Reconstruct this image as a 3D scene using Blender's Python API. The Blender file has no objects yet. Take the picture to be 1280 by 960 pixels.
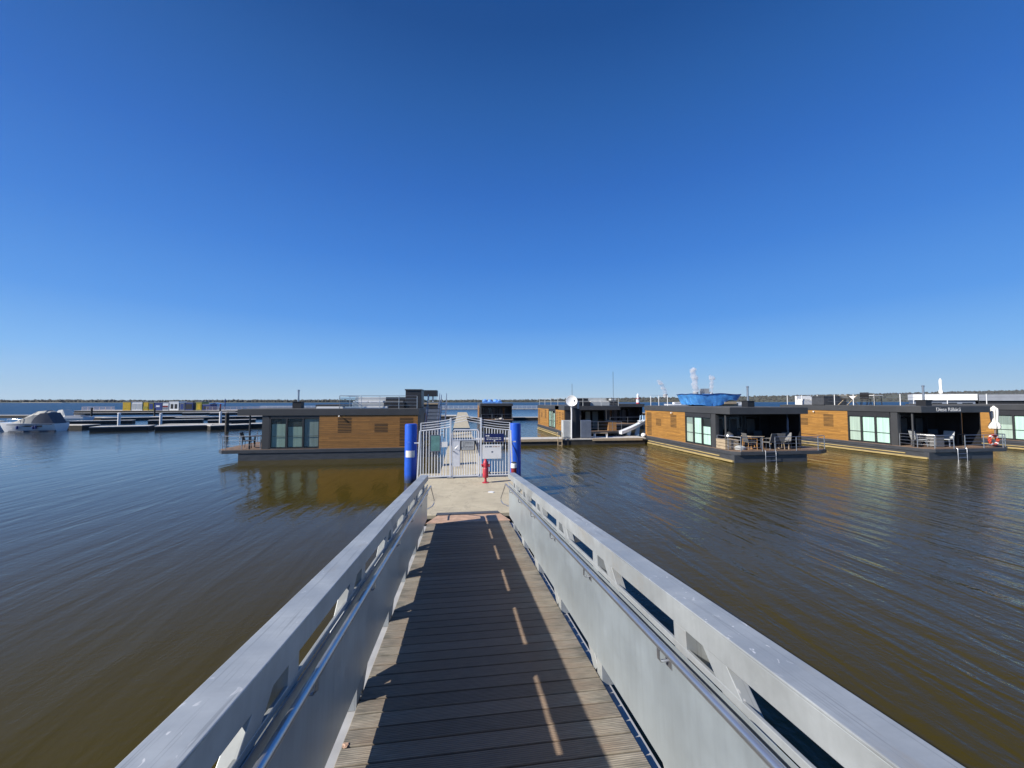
import bpy, bmesh, random
from math import *
from mathutils import Vector, Matrix
random.seed(7)
H = 3.45                      # camera height above the water
YAW = atan(64/480.6); PITCH = atan(21.5/480)
PZ = 0.65                     # top of the landing platform
S = -0.0924                   # slope of the gangway
scene = bpy.context.scene
COL = scene.collection
PI = pi

# ------------------------------------------------------------------ objects
def link(o, parent=None):
    COL.objects.link(o)
    if parent is not None: o.parent = parent
    return o
def tag(o, label, cat, group=None, kind=None):
    if label: o['label'] = label
    if cat: o['category'] = cat
    if group: o['group'] = group
    if kind: o['kind'] = kind
    return o
def thing(name, label, cat, loc=(0,0,0), rz=0, rx=0, group=None):
    o = bpy.data.objects.new(name, None); o.empty_display_size = .2
    o.location = loc; o.rotation_euler = (rx, 0, rz)
    link(o); return tag(o, label, cat, group)
class MB:
    def __init__(s, fy=1): s.bm = bmesh.new(); s.fy = fy
    def v(s, p): return s.bm.verts.new((p[0], p[1]*s.fy, p[2]))
    def face(s, vs):
        try: return s.bm.faces.new(vs)
        except ValueError: return None
    def box(s, x0, x1, y0, y1, z0, z1):
        c = [s.v((x, y, z)) for z in (z0, z1) for x, y in ((x0,y0),(x1,y0),(x1,y1),(x0,y1))]
        for f in ((3,2,1,0),(4,5,6,7),(0,1,5,4),(1,2,6,5),(2,3,7,6),(3,0,4,7)): s.face([c[i] for i in f])
        return s
    def beam(s, a, b, w, h, up=(0,0,1)):
        a, b = Vector(a), Vector(b); d = (b-a).normalized(); u = Vector(up)
        r = d.cross(u).normalized()*w/2; u = r.cross(d).normalized()*h/2
        c = [s.v(p + i*r + j*u) for p in (a, b) for i, j in ((-1,-1),(1,-1),(1,1),(-1,1))]
        for f in ((3,2,1,0),(4,5,6,7),(0,1,5,4),(1,2,6,5),(2,3,7,6),(3,0,4,7)): s.face([c[i] for i in f])
        return s
    def prism(s, pts, z0, z1):
        a = [s.v((x,y,z0)) for x,y in pts]; b = [s.v((x,y,z1)) for x,y in pts]; n = len(pts)
        s.face(a[::-1]); s.face(b)
        for i in range(n): s.face([a[i], a[(i+1)%n], b[(i+1)%n], b[i]])
        return s
    def tube(s, pts, r, n=8, closed=False):
        pts = [Vector(p) for p in pts]; rings = []; m = len(pts)
        for i, p in enumerate(pts):
            if closed: d = pts[(i+1)%m]-pts[i-1]
            else: d = pts[min(i+1,m-1)]-pts[max(i-1,0)]
            d.normalize(); u = Vector((0,0,1)) if abs(d.z) < .9 else Vector((1,0,0))
            a = d.cross(u).normalized(); b = d.cross(a)
            rr = r[i] if isinstance(r, (list, tuple)) else r
            rings.append([s.v(p + (a*cos(t)+b*sin(t))*rr) for t in [2*PI*k/n for k in range(n)]])
        for i in range(m if closed else m-1):
            A, B = rings[i], rings[(i+1)%m]
            for k in range(n): s.face([A[k], A[(k+1)%n], B[(k+1)%n], B[k]])
        if not closed: s.face(rings[0][::-1]); s.face(rings[-1])
        return s
    def lathe(s, prof, c=(0,0,0), n=16):
        rings = [[s.v((c[0]+r*cos(2*PI*k/n), c[1]+r*sin(2*PI*k/n), c[2]+z)) for k in range(n)] for r, z in prof]
        for A, B in zip(rings, rings[1:]):
            for k in range(n): s.face([A[k], A[(k+1)%n], B[(k+1)%n], B[k]])
        s.face(rings[0][::-1]); s.face(rings[-1]); return s
    def loft(s, secs, cap=True):
        rings = [[s.v(p) for p in sec] for sec in secs]; n = len(rings[0])
        for A, B in zip(rings, rings[1:]):
            for k in range(n): s.face([A[k], A[(k+1)%n], B[(k+1)%n], B[k]])
        if cap: s.face(rings[0][::-1]); s.face(rings[-1])
        return s
    def blob(s, c, r, sub=1, jit=.2, sq=1):
        g = bmesh.ops.create_icosphere(s.bm, subdivisions=sub, radius=1)
        for q in g['verts']:
            k = 1 + random.uniform(-jit, jit)
            q.co = Vector((c[0]+q.co.x*r*k, c[1]+q.co.y*r*k, c[2]+q.co.z*r*k*sq))
        return s
    def build(s, name, m, parent=None, smooth=False, bevel=0, seg=2):
        bmesh.ops.recalc_face_normals(s.bm, faces=s.bm.faces)
        me = bpy.data.meshes.new(name); s.bm.to_mesh(me); s.bm.free()
        me.materials.append(m)
        if smooth:
            for p in me.polygons: p.use_smooth = True
            me.set_sharp_from_angle(angle=radians(40))
        o = bpy.data.objects.new(name, me); link(o, parent)
        if bevel:
            b = o.modifiers.new('bevel', 'BEVEL'); b.width = bevel; b.segments = seg; b.limit_method = 'ANGLE'
        return o
def copy_tree(o, parent=None):
    c = o.copy(); COL.objects.link(c)
    if parent is not None: c.parent = parent
    for ch in list(o.children): copy_tree(ch, c)
    return c

# ---------------------------------------------------------------- materials
def nodes(name):
    m = bpy.data.materials.new(name); m.use_nodes = True
    nt = m.node_tree; b = nt.nodes['Principled BSDF']; return m, nt, b
def N(nt, t, **k):
    n = nt.nodes.new(t)
    for a, v in k.items():
        if a in n.inputs: n.inputs[a].default_value = v
        else: setattr(n, a, v)
    return n
def coords(nt, scale=(1,1,1), rot=(0,0,0), kind='Object'):
    tc = N(nt, 'ShaderNodeTexCoord'); mp = N(nt, 'ShaderNodeMapping')
    mp.inputs['Scale'].default_value = scale; mp.inputs['Rotation'].default_value = rot
    nt.links.new(tc.outputs[kind], mp.inputs['Vector']); return mp.outputs['Vector']
def noise(nt, vec, scale=5, detail=4, rough=.55, dist=0):
    n = N(nt, 'ShaderNodeTexNoise'); n.inputs['Scale'].default_value = scale
    n.inputs['Detail'].default_value = detail; n.inputs['Roughness'].default_value = rough
    n.inputs['Distortion'].default_value = dist
    nt.links.new(vec, n.inputs['Vector']); return n.outputs['Fac']
def ramp(nt, fac, stops):
    r = N(nt, 'ShaderNodeValToRGB'); e = r.color_ramp.elements
    while len(e) < len(stops): e.new(.5)
    for el, (p, c) in zip(e, stops):
        el.position = p; el.color = (c[0], c[1], c[2], 1) if isinstance(c, (tuple, list)) else (c, c, c, 1)
    nt.links.new(fac, r.inputs['Fac']); return r.outputs['Color']
def mixc(nt, fac, a, b, mode='MIX'):
    m = N(nt, 'ShaderNodeMix', data_type='RGBA', blend_type=mode)
    for sock, val in ((m.inputs[0], fac), (m.inputs[6], a), (m.inputs[7], b)):
        if hasattr(val, 'links'): nt.links.new(val, sock)
        elif isinstance(val, (int, float)): sock.default_value = val
        else: sock.default_value = (*val[:3], 1)
    return m.outputs[2]
def math_(nt, op, a, b=None):
    m = N(nt, 'ShaderNodeMath', operation=op)
    for i, val in enumerate((a, b)):
        if val is None: continue
        if hasattr(val, 'links'): nt.links.new(val, m.inputs[i])
        else: m.inputs[i].default_value = val
    return m.outputs[0]
def bump(nt, b, h, dist=.01, strength=1):
    bp = N(nt, 'ShaderNodeBump'); bp.inputs['Distance'].default_value = dist; bp.inputs['Strength'].default_value = strength
    nt.links.new(h, bp.inputs['Height']); nt.links.new(bp.outputs['Normal'], b.inputs['Normal'])
def plain(name, c, rough=.5, metal=0, var=.15, scale=3, bumpd=0, stretch=(1,1,1), spec=.5):
    c = tuple(x*(.84 if max(c) < .7 else .95) for x in c)
    m, nt, b = nodes(name)
    f = noise(nt, coords(nt, stretch), scale, 5)
    lo = tuple(x*(1-var) for x in c); hi = tuple(min(1, x*(1+var)) for x in c)
    nt.links.new(ramp(nt, f, [(.3, lo), (.7, hi)]), b.inputs['Base Color'])
    b.inputs['Roughness'].default_value = rough; b.inputs['Metallic'].default_value = metal
    b.inputs['Specular IOR Level'].default_value = spec
    if bumpd: bump(nt, b, noise(nt, coords(nt, stretch), scale*12, 3), bumpd)
    return m
def alu(name, base, rough, metal, stains):
    m, nt, b = nodes(name)
    streak = noise(nt, coords(nt, (2, 11, .9)), 2.2, 6, .6)
    cloud = noise(nt, coords(nt), 2.2, 6, .65)
    c1 = ramp(nt, cloud, [(.32, tuple(x*(.80 if stains else .92) for x in base)), (.68, tuple(min(1,x*(1.12 if stains else 1.05)) for x in base))])
    c2 = mixc(nt, ramp(nt, streak, [(.45, 0), (.75, (.35 if stains else .28))]), c1, tuple(x*.72 for x in base))
    if stains:
        big = noise(nt, coords(nt, (3, 1, 1)), 1.4, 7, .7)
        c2 = mixc(nt, ramp(nt, big, [(.56, 0), (.70, .75)]), c2, (.36,.335,.29))
        fl = noise(nt, coords(nt, (1.4,.8,1)), 26, 2, .5, .6)
        gate = math_(nt, 'MULTIPLY', ramp(nt, fl, [(.66, 0), (.70, 1)]), ramp(nt, noise(nt, coords(nt), 1.7, 3), [(.48, 0), (.58, 1)]))
        ge = N(nt, 'ShaderNodeNewGeometry'); sn = N(nt, 'ShaderNodeSeparateXYZ'); nt.links.new(ge.outputs['Normal'], sn.inputs[0])
        gate = math_(nt, 'MULTIPLY', gate, ramp(nt, sn.outputs['Z'], [(.5, .08), (.8, 1)]))
        c2 = mixc(nt, gate, c2, (.72,.71,.68))
        scr = noise(nt, coords(nt, (60, 1.2, 1)), 1.5, 4)
        c2 = mixc(nt, ramp(nt, scr, [(.57, 0), (.66, .55)]), c2, tuple(x*.55 for x in base))
    nt.links.new(c2, b.inputs['Base Color'])
    rr = ramp(nt, cloud, [(.3, rough-.07), (.7, rough+.09)])
    nt.links.new(rr, b.inputs['Roughness']); b.inputs['Metallic'].default_value = metal
    bump(nt, b, noise(nt, coords(nt, (1,1,1)), 1.3, 2), .02, .35)
    return m
M = {}
M['alu'] = alu('weathered_aluminium', (.42,.44,.44), .46, .35, True)
M['alu_panel'] = alu('aluminium_sheet', (.50,.56,.59), .40, .62, False)
M['alu_dull'] = plain('dull_aluminium', (.44,.44,.44), .75, 0, .15, 4)
M['alu_tube'] = plain('aluminium_tube', (.60,.61,.63), .28, .85, .08, 6)
def planks():
    m, nt, b = nodes('ribbed_weathered_planks')
    tc = N(nt, 'ShaderNodeTexCoord'); sep = N(nt, 'ShaderNodeSeparateXYZ'); nt.links.new(tc.outputs['Object'], sep.inputs[0])
    x = math_(nt, 'ABSOLUTE', math_(nt, 'SUBTRACT', sep.outputs['X'], .19))
    grain = noise(nt, coords(nt, (2.2, 26, 1)), 3, 6, .65)
    patch = noise(nt, coords(nt, (1.2, 3.5, 1)), 2.6, 5, .6)
    plank_id = math_(nt, 'FLOOR', math_(nt, 'DIVIDE', sep.outputs['Y'], .145))
    wn = N(nt, 'ShaderNodeTexWhiteNoise', noise_dimensions='1D'); nt.links.new(plank_id, wn.inputs['W'])
    wear = math_(nt, 'ADD', x, math_(nt, 'MULTIPLY', math_(nt, 'SUBTRACT', patch, .5), .55))
    wear = math_(nt, 'ADD', wear, math_(nt, 'MULTIPLY', math_(nt, 'SUBTRACT', wn.outputs['Value'], .5), .14))
    edge = ramp(nt, wear, [(.44, 0), (.84, 1)])
    mid = ramp(nt, grain, [(.25, (.26,.175,.115)), (.75, (.42,.30,.205))])
    old = ramp(nt, grain, [(.25, (.15,.13,.10)), (.55, (.345,.30,.23)), (.8, (.50,.45,.36))])
    c = mixc(nt, edge, mid, old)
    moss = math_(nt, 'MULTIPLY', ramp(nt, x, [(.70, 0), (.9, 1)]), ramp(nt, noise(nt, coords(nt, (1,2,1)), 4, 5), [(.48, 0), (.66, .75)]))
    c = mixc(nt, moss, c, (.11,.11,.085))
    tone = ramp(nt, wn.outputs['Value'], [(0, .78), (1, 1.1)])
    c = mixc(nt, 1.0, c, tone, 'MULTIPLY')
    spk = N(nt, 'ShaderNodeTexVoronoi'); spk.inputs['Scale'].default_value = 9; nt.links.new(coords(nt), spk.inputs['Vector'])
    c = mixc(nt, ramp(nt, spk.outputs['Distance'], [(.022, .6), (.05, 0)]), c, (.35,.32,.28))
    nt.links.new(c, b.inputs['Base Color']); b.inputs['Roughness'].default_value = .8
    rib = math_(nt, 'SINE', math_(nt, 'MULTIPLY', sep.outputs['Y'], 2*PI/.0145))
    c = mixc(nt, 1.0, c, ramp(nt, math_(nt, 'MULTIPLY_ADD', rib, .5) if False else rib, [(0, .72), (.6, 1.06)]), 'MULTIPLY'); nt.links.new(c, b.inputs['Base Color'])
    hgt = math_(nt, 'ADD', math_(nt, 'MULTIPLY', rib, .5), math_(nt, 'MULTIPLY', grain, .7))
    bump(nt, b, hgt, .004, .8); return m
M['plank'] = planks()
def concrete():
    m, nt, b = nodes('sandy_concrete')
    a = noise(nt, coords(nt), 1.6, 7, .65); f = noise(nt, coords(nt), 40, 3)
    sc = noise(nt, coords(nt, (.5, 7, 1)), 3, 5)
    c = ramp(nt, a, [(.3, (.41,.355,.25)), (.7, (.53,.465,.33))])
    c = mixc(nt, ramp(nt, f, [(.4, 0), (.8, .35)]), c, (.26,.235,.19))
    c = mixc(nt, ramp(nt, sc, [(.5, 0), (.7, .45)]), c, (.28,.25,.20))
    vo = N(nt, 'ShaderNodeTexVoronoi', feature='DISTANCE_TO_EDGE'); vo.inputs['Scale'].default_value = .55
    wv = N(nt, 'ShaderNodeVectorMath', operation='ADD'); nz = N(nt, 'ShaderNodeTexNoise'); nz.inputs['Scale'].default_value = 2.5; nt.links.new(coords(nt), nz.inputs['Vector'])
    nt.links.new(coords(nt, (1,.7,1)), wv.inputs[0]); nt.links.new(nz.outputs['Color'], wv.inputs[1]); nt.links.new(wv.outputs[0], vo.inputs['Vector'])
    c = mixc(nt, ramp(nt, vo.outputs['Distance'], [(.005, .28), (.014, 0)]), c, (.17,.15,.12))
    c = mixc(nt, ramp(nt, noise(nt, coords(nt, (2,.4,1)), 1.2, 5, .7), [(.55, 0), (.72, .4)]), c, (.25,.215,.165))
    nt.links.new(c, b.inputs['Base Color']); b.inputs['Roughness'].default_value = .85
    bump(nt, b, f, .004); return m
M['concrete'] = concrete()
M['float_side'] = plain('dark_float_side', (.045,.042,.038), .7, 0, .35, 2.5, .01)
M['rust_plate'] = plain('reddish_worn_plate', (.56,.36,.24), .65, 0, .25, 5)
M['grey_plate'] = plain('grey_steel_plate', (.14,.14,.145), .45, .6, .2, 5)
M['anth'] = plain('anthracite_panel', (.036,.036,.039), .42, 0, .18, 1.6)
M['anth_fascia'] = plain('anthracite_fascia', (.060,.061,.064), .45, 0, .14, 1.2)
M['hull'] = plain('dark_grey_hull', (.062,.066,.075), .4, 0, .22, 2, 0, (1,1,4))
M['fender'] = plain('pale_timber_fender', (.42,.32,.14), .7, 0, .3, 4, 0, (.5,.5,6))
def wood(name, a, b_):
    m, nt, b = nodes(name)
    g = noise(nt, coords(nt, (.35, .35, 9)), 4, 6, .6); blk = noise(nt, coords(nt, (.9,.9,6)), 1.5, 3)
    c = ramp(nt, g, [(.28, a), (.72, b_)])
    c = mixc(nt, ramp(nt, blk, [(.4, 0), (.7, .45)]), c, tuple(x*.68 for x in a))
    b.inputs['Roughness'].default_value = .6
    tcb = N(nt, 'ShaderNodeTexCoord'); sb_ = N(nt, 'ShaderNodeSeparateXYZ'); nt.links.new(tcb.outputs['Object'], sb_.inputs[0])
    row = math_(nt, 'FLOOR', math_(nt, 'DIVIDE', sb_.outputs['Z'], .118)); w1 = N(nt, 'ShaderNodeTexWhiteNoise', noise_dimensions='1D'); nt.links.new(row, w1.inputs['W'])
    seg = math_(nt, 'FLOOR', math_(nt, 'ADD', math_(nt, 'DIVIDE', sb_.outputs['X'], 2.4), math_(nt, 'MULTIPLY', w1.outputs['Value'], 7)))
    w2 = N(nt, 'ShaderNodeTexWhiteNoise', noise_dimensions='2D'); cv = N(nt, 'ShaderNodeCombineXYZ'); nt.links.new(row, cv.inputs[0]); nt.links.new(seg, cv.inputs[1]); nt.links.new(cv.outputs[0], w2.inputs['Vector'])
    c = mixc(nt, 1.0, c, ramp(nt, w2.outputs['Value'], [(0, (.74,.74,.76)), (1, (1.0,.99,.96))]), 'MULTIPLY')
    frz = math_(nt, 'FRACT', math_(nt, 'DIVIDE', sb_.outputs['Z'], .118)); c = mixc(nt, ramp(nt, frz, [(0, 1), (.05, 1), (.10, 0)]), c, tuple(x*.3 for x in a))
    c = mixc(nt, ramp(nt, noise(nt, coords(nt, (1.5,1.5,.35)), 1.6, 5, .65), [(.55, 0), (.75, .4)]), c, tuple(x*.62 for x in a))
    nt.links.new(c, b.inputs['Base Color'])
    tc = N(nt, 'ShaderNodeTexCoord'); sep = N(nt, 'ShaderNodeSeparateXYZ'); nt.links.new(tc.outputs['Object'], sep.inputs[0])
    fr = math_(nt, 'FRACT', math_(nt, 'DIVIDE', sep.outputs['Z'], .118))
    bump(nt, b, ramp(nt, fr, [(0, 0), (.06, 1), (.94, 1), (1, 0)]), .012); return m
M['wood'] = wood('ochre_timber_cladding', (.34,.160,.032), (.50,.255,.060))
M['wood_dimmed'] = wood('dimmed_timber_cladding', (.27,.125,.028), (.40,.19,.046))  # ochre cladding darkened, the weak grazing light is put into its colour
M['slot'] = plain('louvre_gap_shade', (.012,.010,.008), .8, 0, .1, 3)  # raised dark strips paint the shade of open louvre gaps
M['deck_wood'] = plain('terrace_deck_boards', (.23,.15,.10), .8, 0, .25, 3, .004, (1,12,1))
M['roof'] = plain('roof_gravel', (.10,.10,.10), .9, 0, .25, 14)
M['white'] = plain('white_paint', (.80,.80,.79), .4, 0, .05, 4)
M['offwhite'] = plain('cream_white_fabric', (.74,.72,.66), .8, 0, .08, 4, .004)
M['palegrey'] = plain('pale_grey_cabinet', (.50,.52,.52), .5, 0, .08, 3)
M['bluegrey'] = plain('blue_grey_cabinet', (.16,.19,.25), .5, 0, .1, 3)
M['gatewhite'] = plain('galvanised_white_paint', (.74,.76,.80), .38, .15, .08, 5)
M['blue'] = plain('cobalt_blue_plastic', (.018,.115,.66), .38, 0, .14, 2.5)
def grime(m, dark, z0, z1):
    nt = m.node_tree; b = nt.nodes['Principled BSDF']; old = b.inputs['Base Color'].links[0].from_socket
    tc = N(nt, 'ShaderNodeTexCoord'); sp = N(nt, 'ShaderNodeSeparateXYZ'); nt.links.new(tc.outputs['Object'], sp.inputs[0])
    n1 = noise(nt, coords(nt, (6,6,.5)), 2.5, 6, .7); n2 = noise(nt, coords(nt, (1,1,1)), 9, 5, .7)
    c = mixc(nt, ramp(nt, n1, [(.50, 0), (.72, .45)]), old, dark)
    c = mixc(nt, ramp(nt, n2, [(.62, 0), (.70, .5)]), c, tuple(min(1, x*2.2+.1) for x in dark))
    edge = math_(nt, 'ADD', sp.outputs['Z'], math_(nt, 'MULTIPLY', n2, .25)); mr = N(nt, 'ShaderNodeMapRange'); nt.links.new(edge, mr.inputs[0])
    mr.inputs[1].default_value = z0; mr.inputs[2].default_value = z1; mr.inputs[3].default_value = .85; mr.inputs[4].default_value = 0
    nt.links.new(mixc(nt, mr.outputs[0], c, (.035,.04,.02)), b.inputs['Base Color'])
grime(M['blue'], (.03,.07,.30), .22, .5)
M['navy'] = plain('navy_sign_face', (.012,.022,.12), .4, 0, .1, 4)
M['red'] = plain('worn_red_paint', (.50,.035,.055), .5, 0, .25, 6); grime(M['red'], (.30,.03,.04), -.3, -.2)
M['darkred'] = plain('dark_red_paint', (.22,.012,.016), .5, 0, .2, 6)
M['orange'] = plain('orange_red_foam', (.72,.09,.03), .5, 0, .1, 5)
M['tarp'] = plain('blue_tarpaulin', (.10,.37,.95), .38, 0, .35, 2.2, .04); M['tarp'].node_tree.nodes['Principled BSDF'].inputs['Subsurface Weight'].default_value = .4; M['tarp'].node_tree.nodes['Principled BSDF'].inputs['Subsurface Radius'].default_value = (.2,.4,.8)
M['palebluetarp'] = plain('pale_blue_tarpaulin', (.14,.34,.78), .5, 0, .4, 2.2, .02)
M['steel'] = plain('brushed_steel', (.55,.56,.58), .3, .85, .1, 4)
M['black'] = plain('matt_black', (.018,.018,.02), .5, 0, .2, 4)
M['greyplastic'] = plain('grey_wicker', (.15,.15,.15), .6, 0, .25, 20)
M['palewood'] = plain('pale_timber', (.46,.36,.24), .7, 0, .25, 4, 0, (1,1,8))
M['warmwood'] = plain('warm_timber', (.45,.24,.09), .6, 0, .2, 4, 0, (1,1,6))
M['yellow'] = plain('yellow_paint', (.62,.40,.02), .5, 0, .15, 3)
M['olive'] = plain('olive_yellow_paint', (.34,.30,.03), .5, 0, .15, 3)
M['deepblue'] = plain('deep_blue_paint', (.02,.05,.22), .5, 0, .15, 3)
M['pinkwhite'] = plain('pale_pink_rail_paint', (.66,.55,.53), .6, 0, .1, 3)
M['canvas'] = plain('grey_boat_canvas', (.46,.45,.41), .8, 0, .12, 3, .01)
M['navycanvas'] = plain('slate_canvas', (.07,.085,.12), .7, 0, .15, 3)
M['gelcoat'] = plain('white_gelcoat', (.74,.75,.77), .25, 0, .05, 2)
M['palebluehull'] = plain('pale_blue_plastic', (.42,.60,.80), .35, 0, .1, 3)
M['pile'] = plain('weathered_pile', (.05,.045,.04), .8, 0, .3, 3)
M['dockside'] = plain('black_wet_float', (.020,.017,.014), .6, 0, .3, 3)
M['docktop'] = plain('grey_dock_boards', (.58,.55,.50), .85, 0, .2, 4)
M['concretegrey'] = plain('grey_concrete_tower', (.42,.43,.45), .9, 0, .08, .02)
def glass(name, tint):
    m, nt, b = nodes(name); nt.nodes.remove(b)
    out = nt.nodes['Material Output']
    fr = N(nt, 'ShaderNodeFresnel'); fr.inputs['IOR'].default_value = 1.5
    tr = N(nt, 'ShaderNodeBsdfTransparent'); tr.inputs['Color'].default_value = (*tint, 1)
    gl = N(nt, 'ShaderNodeBsdfGlossy'); gl.inputs['Roughness'].default_value = .02
    ge = N(nt, 'ShaderNodeNewGeometry')
    mx = N(nt, 'ShaderNodeMixShader'); nt.links.new(math_(nt, 'MULTIPLY', fr.outputs[0], math_(nt, 'SUBTRACT', 1.0, ge.outputs['Backfacing'])), mx.inputs[0])
    nt.links.new(tr.outputs[0], mx.inputs[1]); nt.links.new(gl.outputs[0], mx.inputs[2])
    nt.links.new(mx.outputs[0], out.inputs['Surface']); return m
M['glass'] = glass('window_glass', (.95,.99,.97))
M['railglass'] = glass('clear_rail_glass', (.82,.88,.92))
M['blind_mint'] = plain('mint_blind', (.60,.76,.70), .6, 0, .16, 1.6, 0, (7,7,.25))
M['blind_sage'] = plain('sage_blind', (.36,.44,.39), .6, 0, .16, 1.6, 0, (7,7,.25))
M['blind_white'] = plain('white_blind', (.55,.60,.55), .6, 0, .16, 1.6, 0, (7,7,.25))
M['blind_grey'] = plain('grey_blind', (.30,.33,.32), .7, 0, .16, 1.6, 0, (7,7,.25))
M['room_shade'] = plain('dark_room', (.02,.022,.024), .7, 0, .2, 2)  # dark sheet paints the unlit room behind clear panes
M['curtain'] = plain('dim_curtain', (.10,.10,.10), .8, 0, .2, 3)
M['doorglass'] = plain('dark_reflective_glass', (.012,.015,.02), .06, 0, .1, 2)
M['land'] = plain('dry_grass_land', (.10,.10,.055), .9, 0, .3, .01)
M['sand'] = plain('pale_sand', (.52,.45,.34), .9, 0, .1, .05)
M['woodland'] = plain('far_woodland_foliage', (.064,.062,.048), .9, 0, .45, .06)

# --------------------------------------------------------- camera, sun, sky
cam = bpy.data.cameras.new('camera'); co = bpy.data.objects.new('camera', cam); link(co)
co.location = (0, 0, H); co.rotation_euler = (PI/2 + PITCH, 0, -YAW)
cam.sensor_width = 36; cam.lens = 13.5; cam.clip_end = 40000; cam.clip_start = .05
scene.camera = co
DIR = Vector((1, .29, -.69)).normalized()           # the way sunlight travels
EL = asin(-DIR.z); ROT = atan2(-DIR.x, -DIR.y)
sl = bpy.data.lights.new('sun', 'SUN'); sl.energy = 4.9; sl.angle = radians(.53); sl.color = (1, .95, .87)
so = bpy.data.objects.new('sun', sl); link(so); so.rotation_euler = DIR.to_track_quat('-Z', 'Y').to_euler()
w = bpy.data.worlds.new('World'); scene.world = w; w.use_nodes = True
nt = w.node_tree; bg = nt.nodes['Background']
sky = nt.nodes.new('ShaderNodeTexSky'); sky.sky_type = 'NISHITA'; sky.sun_disc = False
sky.sun_elevation = EL; sky.sun_rotation = ROT % (2*PI)
sky.air_density = 1.0; sky.dust_density = .15; sky.ozone_density = 2.5; sky.altitude = 300
geo = nt.nodes.new('ShaderNodeTexCoord'); sx = nt.nodes.new('ShaderNodeSeparateXYZ'); nt.links.new(geo.outputs['Generated'], sx.inputs[0])
def lin(c): return tuple(((v/255+.055)/1.055)**2.4 for v in c)
SKYK = .10; EXPO = .55
grad = ramp(nt, sx.outputs['Z'], [(0, lin((173,201,226))), (.026, lin((158,194,227))), (.06, lin((139,187,234))), (.097, lin((120,179,239))), (.193, lin((85,152,231))), (.336, lin((61,127,214))), (.48, lin((46,107,193))), (.62, lin((35,92,167))), (.71, lin((22,77,147))), (1, lin((16,58,120)))])
vm = nt.nodes.new('ShaderNodeVectorMath'); vm.operation = 'SCALE'; vm.inputs['Scale'].default_value = 1/SKYK/2**EXPO; nt.links.new(grad, vm.inputs[0])
# a clean blue March sky: the Nishita sky keeps its glow toward the sun, the gradient its clear-air colour
nt.links.new(mixc(nt, .95, sky.outputs[0], vm.outputs[0]), bg.inputs['Color']); bg.inputs['Strength'].default_value = SKYK
vs = scene.view_settings; vs.view_transform = 'Standard'; vs.look = 'None'; vs.exposure = EXPO; vs.gamma = 1
scene.cycles.max_bounces = 8; scene.cycles.volume_bounces = 6; scene.cycles.transparent_max_bounces = 12; scene.cycles.caustics_reflective = False

# --------------------------------------------------------------------- water
def water():
    m, nt, b = nodes('lake_water')
    silt = noise(nt, coords(nt, (.08,.05,1)), 1.0, 4)
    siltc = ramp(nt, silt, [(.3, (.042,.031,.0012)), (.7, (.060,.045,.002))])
    b.inputs['IOR'].default_value = 1.31
    tc = N(nt, 'ShaderNodeTexCoord'); sep = N(nt, 'ShaderNodeSeparateXYZ'); nt.links.new(tc.outputs['Object'], sep.inputs[0])
    swell = noise(nt, coords(nt, (1.0,.20,1), (0,0,radians(-12))), 2.1, 2, .45, .5)
    rip = noise(nt, coords(nt, (1.0,.42,1), (0,0,radians(6))), 5.0, 4, .55, .8)
    fine = noise(nt, coords(nt, (1.0,.6,1), (0,0,radians(24))), 16, 2, .5)
    chop = noise(nt, coords(nt, (.45,1.2,1), (0,0,radians(-20))), 5.5, 3, .55, .5)
    gust = noise(nt, coords(nt, (.11,.035,1)), 1.0, 3)
    side = N(nt, 'ShaderNodeMapRange'); nt.links.new(sep.outputs['X'], side.inputs[0])
    side.inputs[1].default_value = -2; side.inputs[2].default_value = 9; side.inputs[3].default_value = .22; side.inputs[4].default_value = 1.02
    far = N(nt, 'ShaderNodeMapRange'); nt.links.new(math_(nt, 'SQRT', math_(nt, 'ADD', math_(nt, 'MULTIPLY', sep.outputs['X'], sep.outputs['X']), math_(nt, 'MULTIPLY', sep.outputs['Y'], sep.outputs['Y']))), far.inputs[0])
    far.inputs[1].default_value = 26; far.inputs[2].default_value = 150; far.inputs[3].default_value = 0; far.inputs[4].default_value = 1.2
    wind = N(nt, 'ShaderNodeMapRange'); nt.links.new(far.inputs[0].links[0].from_socket, wind.inputs[0])
    wind.inputs[1].default_value = 40; wind.inputs[2].default_value = 170; wind.inputs[3].default_value = .035; wind.inputs[4].default_value = .36
    nt.links.new(wind.outputs[0], b.inputs['Roughness'])
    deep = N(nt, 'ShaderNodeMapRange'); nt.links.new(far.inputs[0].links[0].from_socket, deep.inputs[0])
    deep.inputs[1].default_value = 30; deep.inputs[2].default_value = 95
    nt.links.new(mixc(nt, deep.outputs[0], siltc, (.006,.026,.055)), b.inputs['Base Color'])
    amp = math_(nt, 'ADD', math_(nt, 'MULTIPLY', side.outputs[0], ramp(nt, gust, [(.35, .55), (.65, 1.15)])), far.outputs[0])
    h = math_(nt, 'ADD', math_(nt, 'MULTIPLY', swell, 1.25), math_(nt, 'ADD', math_(nt, 'MULTIPLY', rip, .24), math_(nt, 'ADD', math_(nt, 'MULTIPLY', chop, .15), math_(nt, 'MULTIPLY', fine, .08))))
    bump(nt, b, math_(nt, 'MULTIPLY', h, amp), .085, 1)
    return m
wm = MB(); wm.face([wm.v((x, y, 0)) for x, y in ((-20000,-20000),(20000,-20000),(20000,20000),(-20000,20000))])
tag(wm.build('water', water()), None, None, kind='structure')

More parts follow.
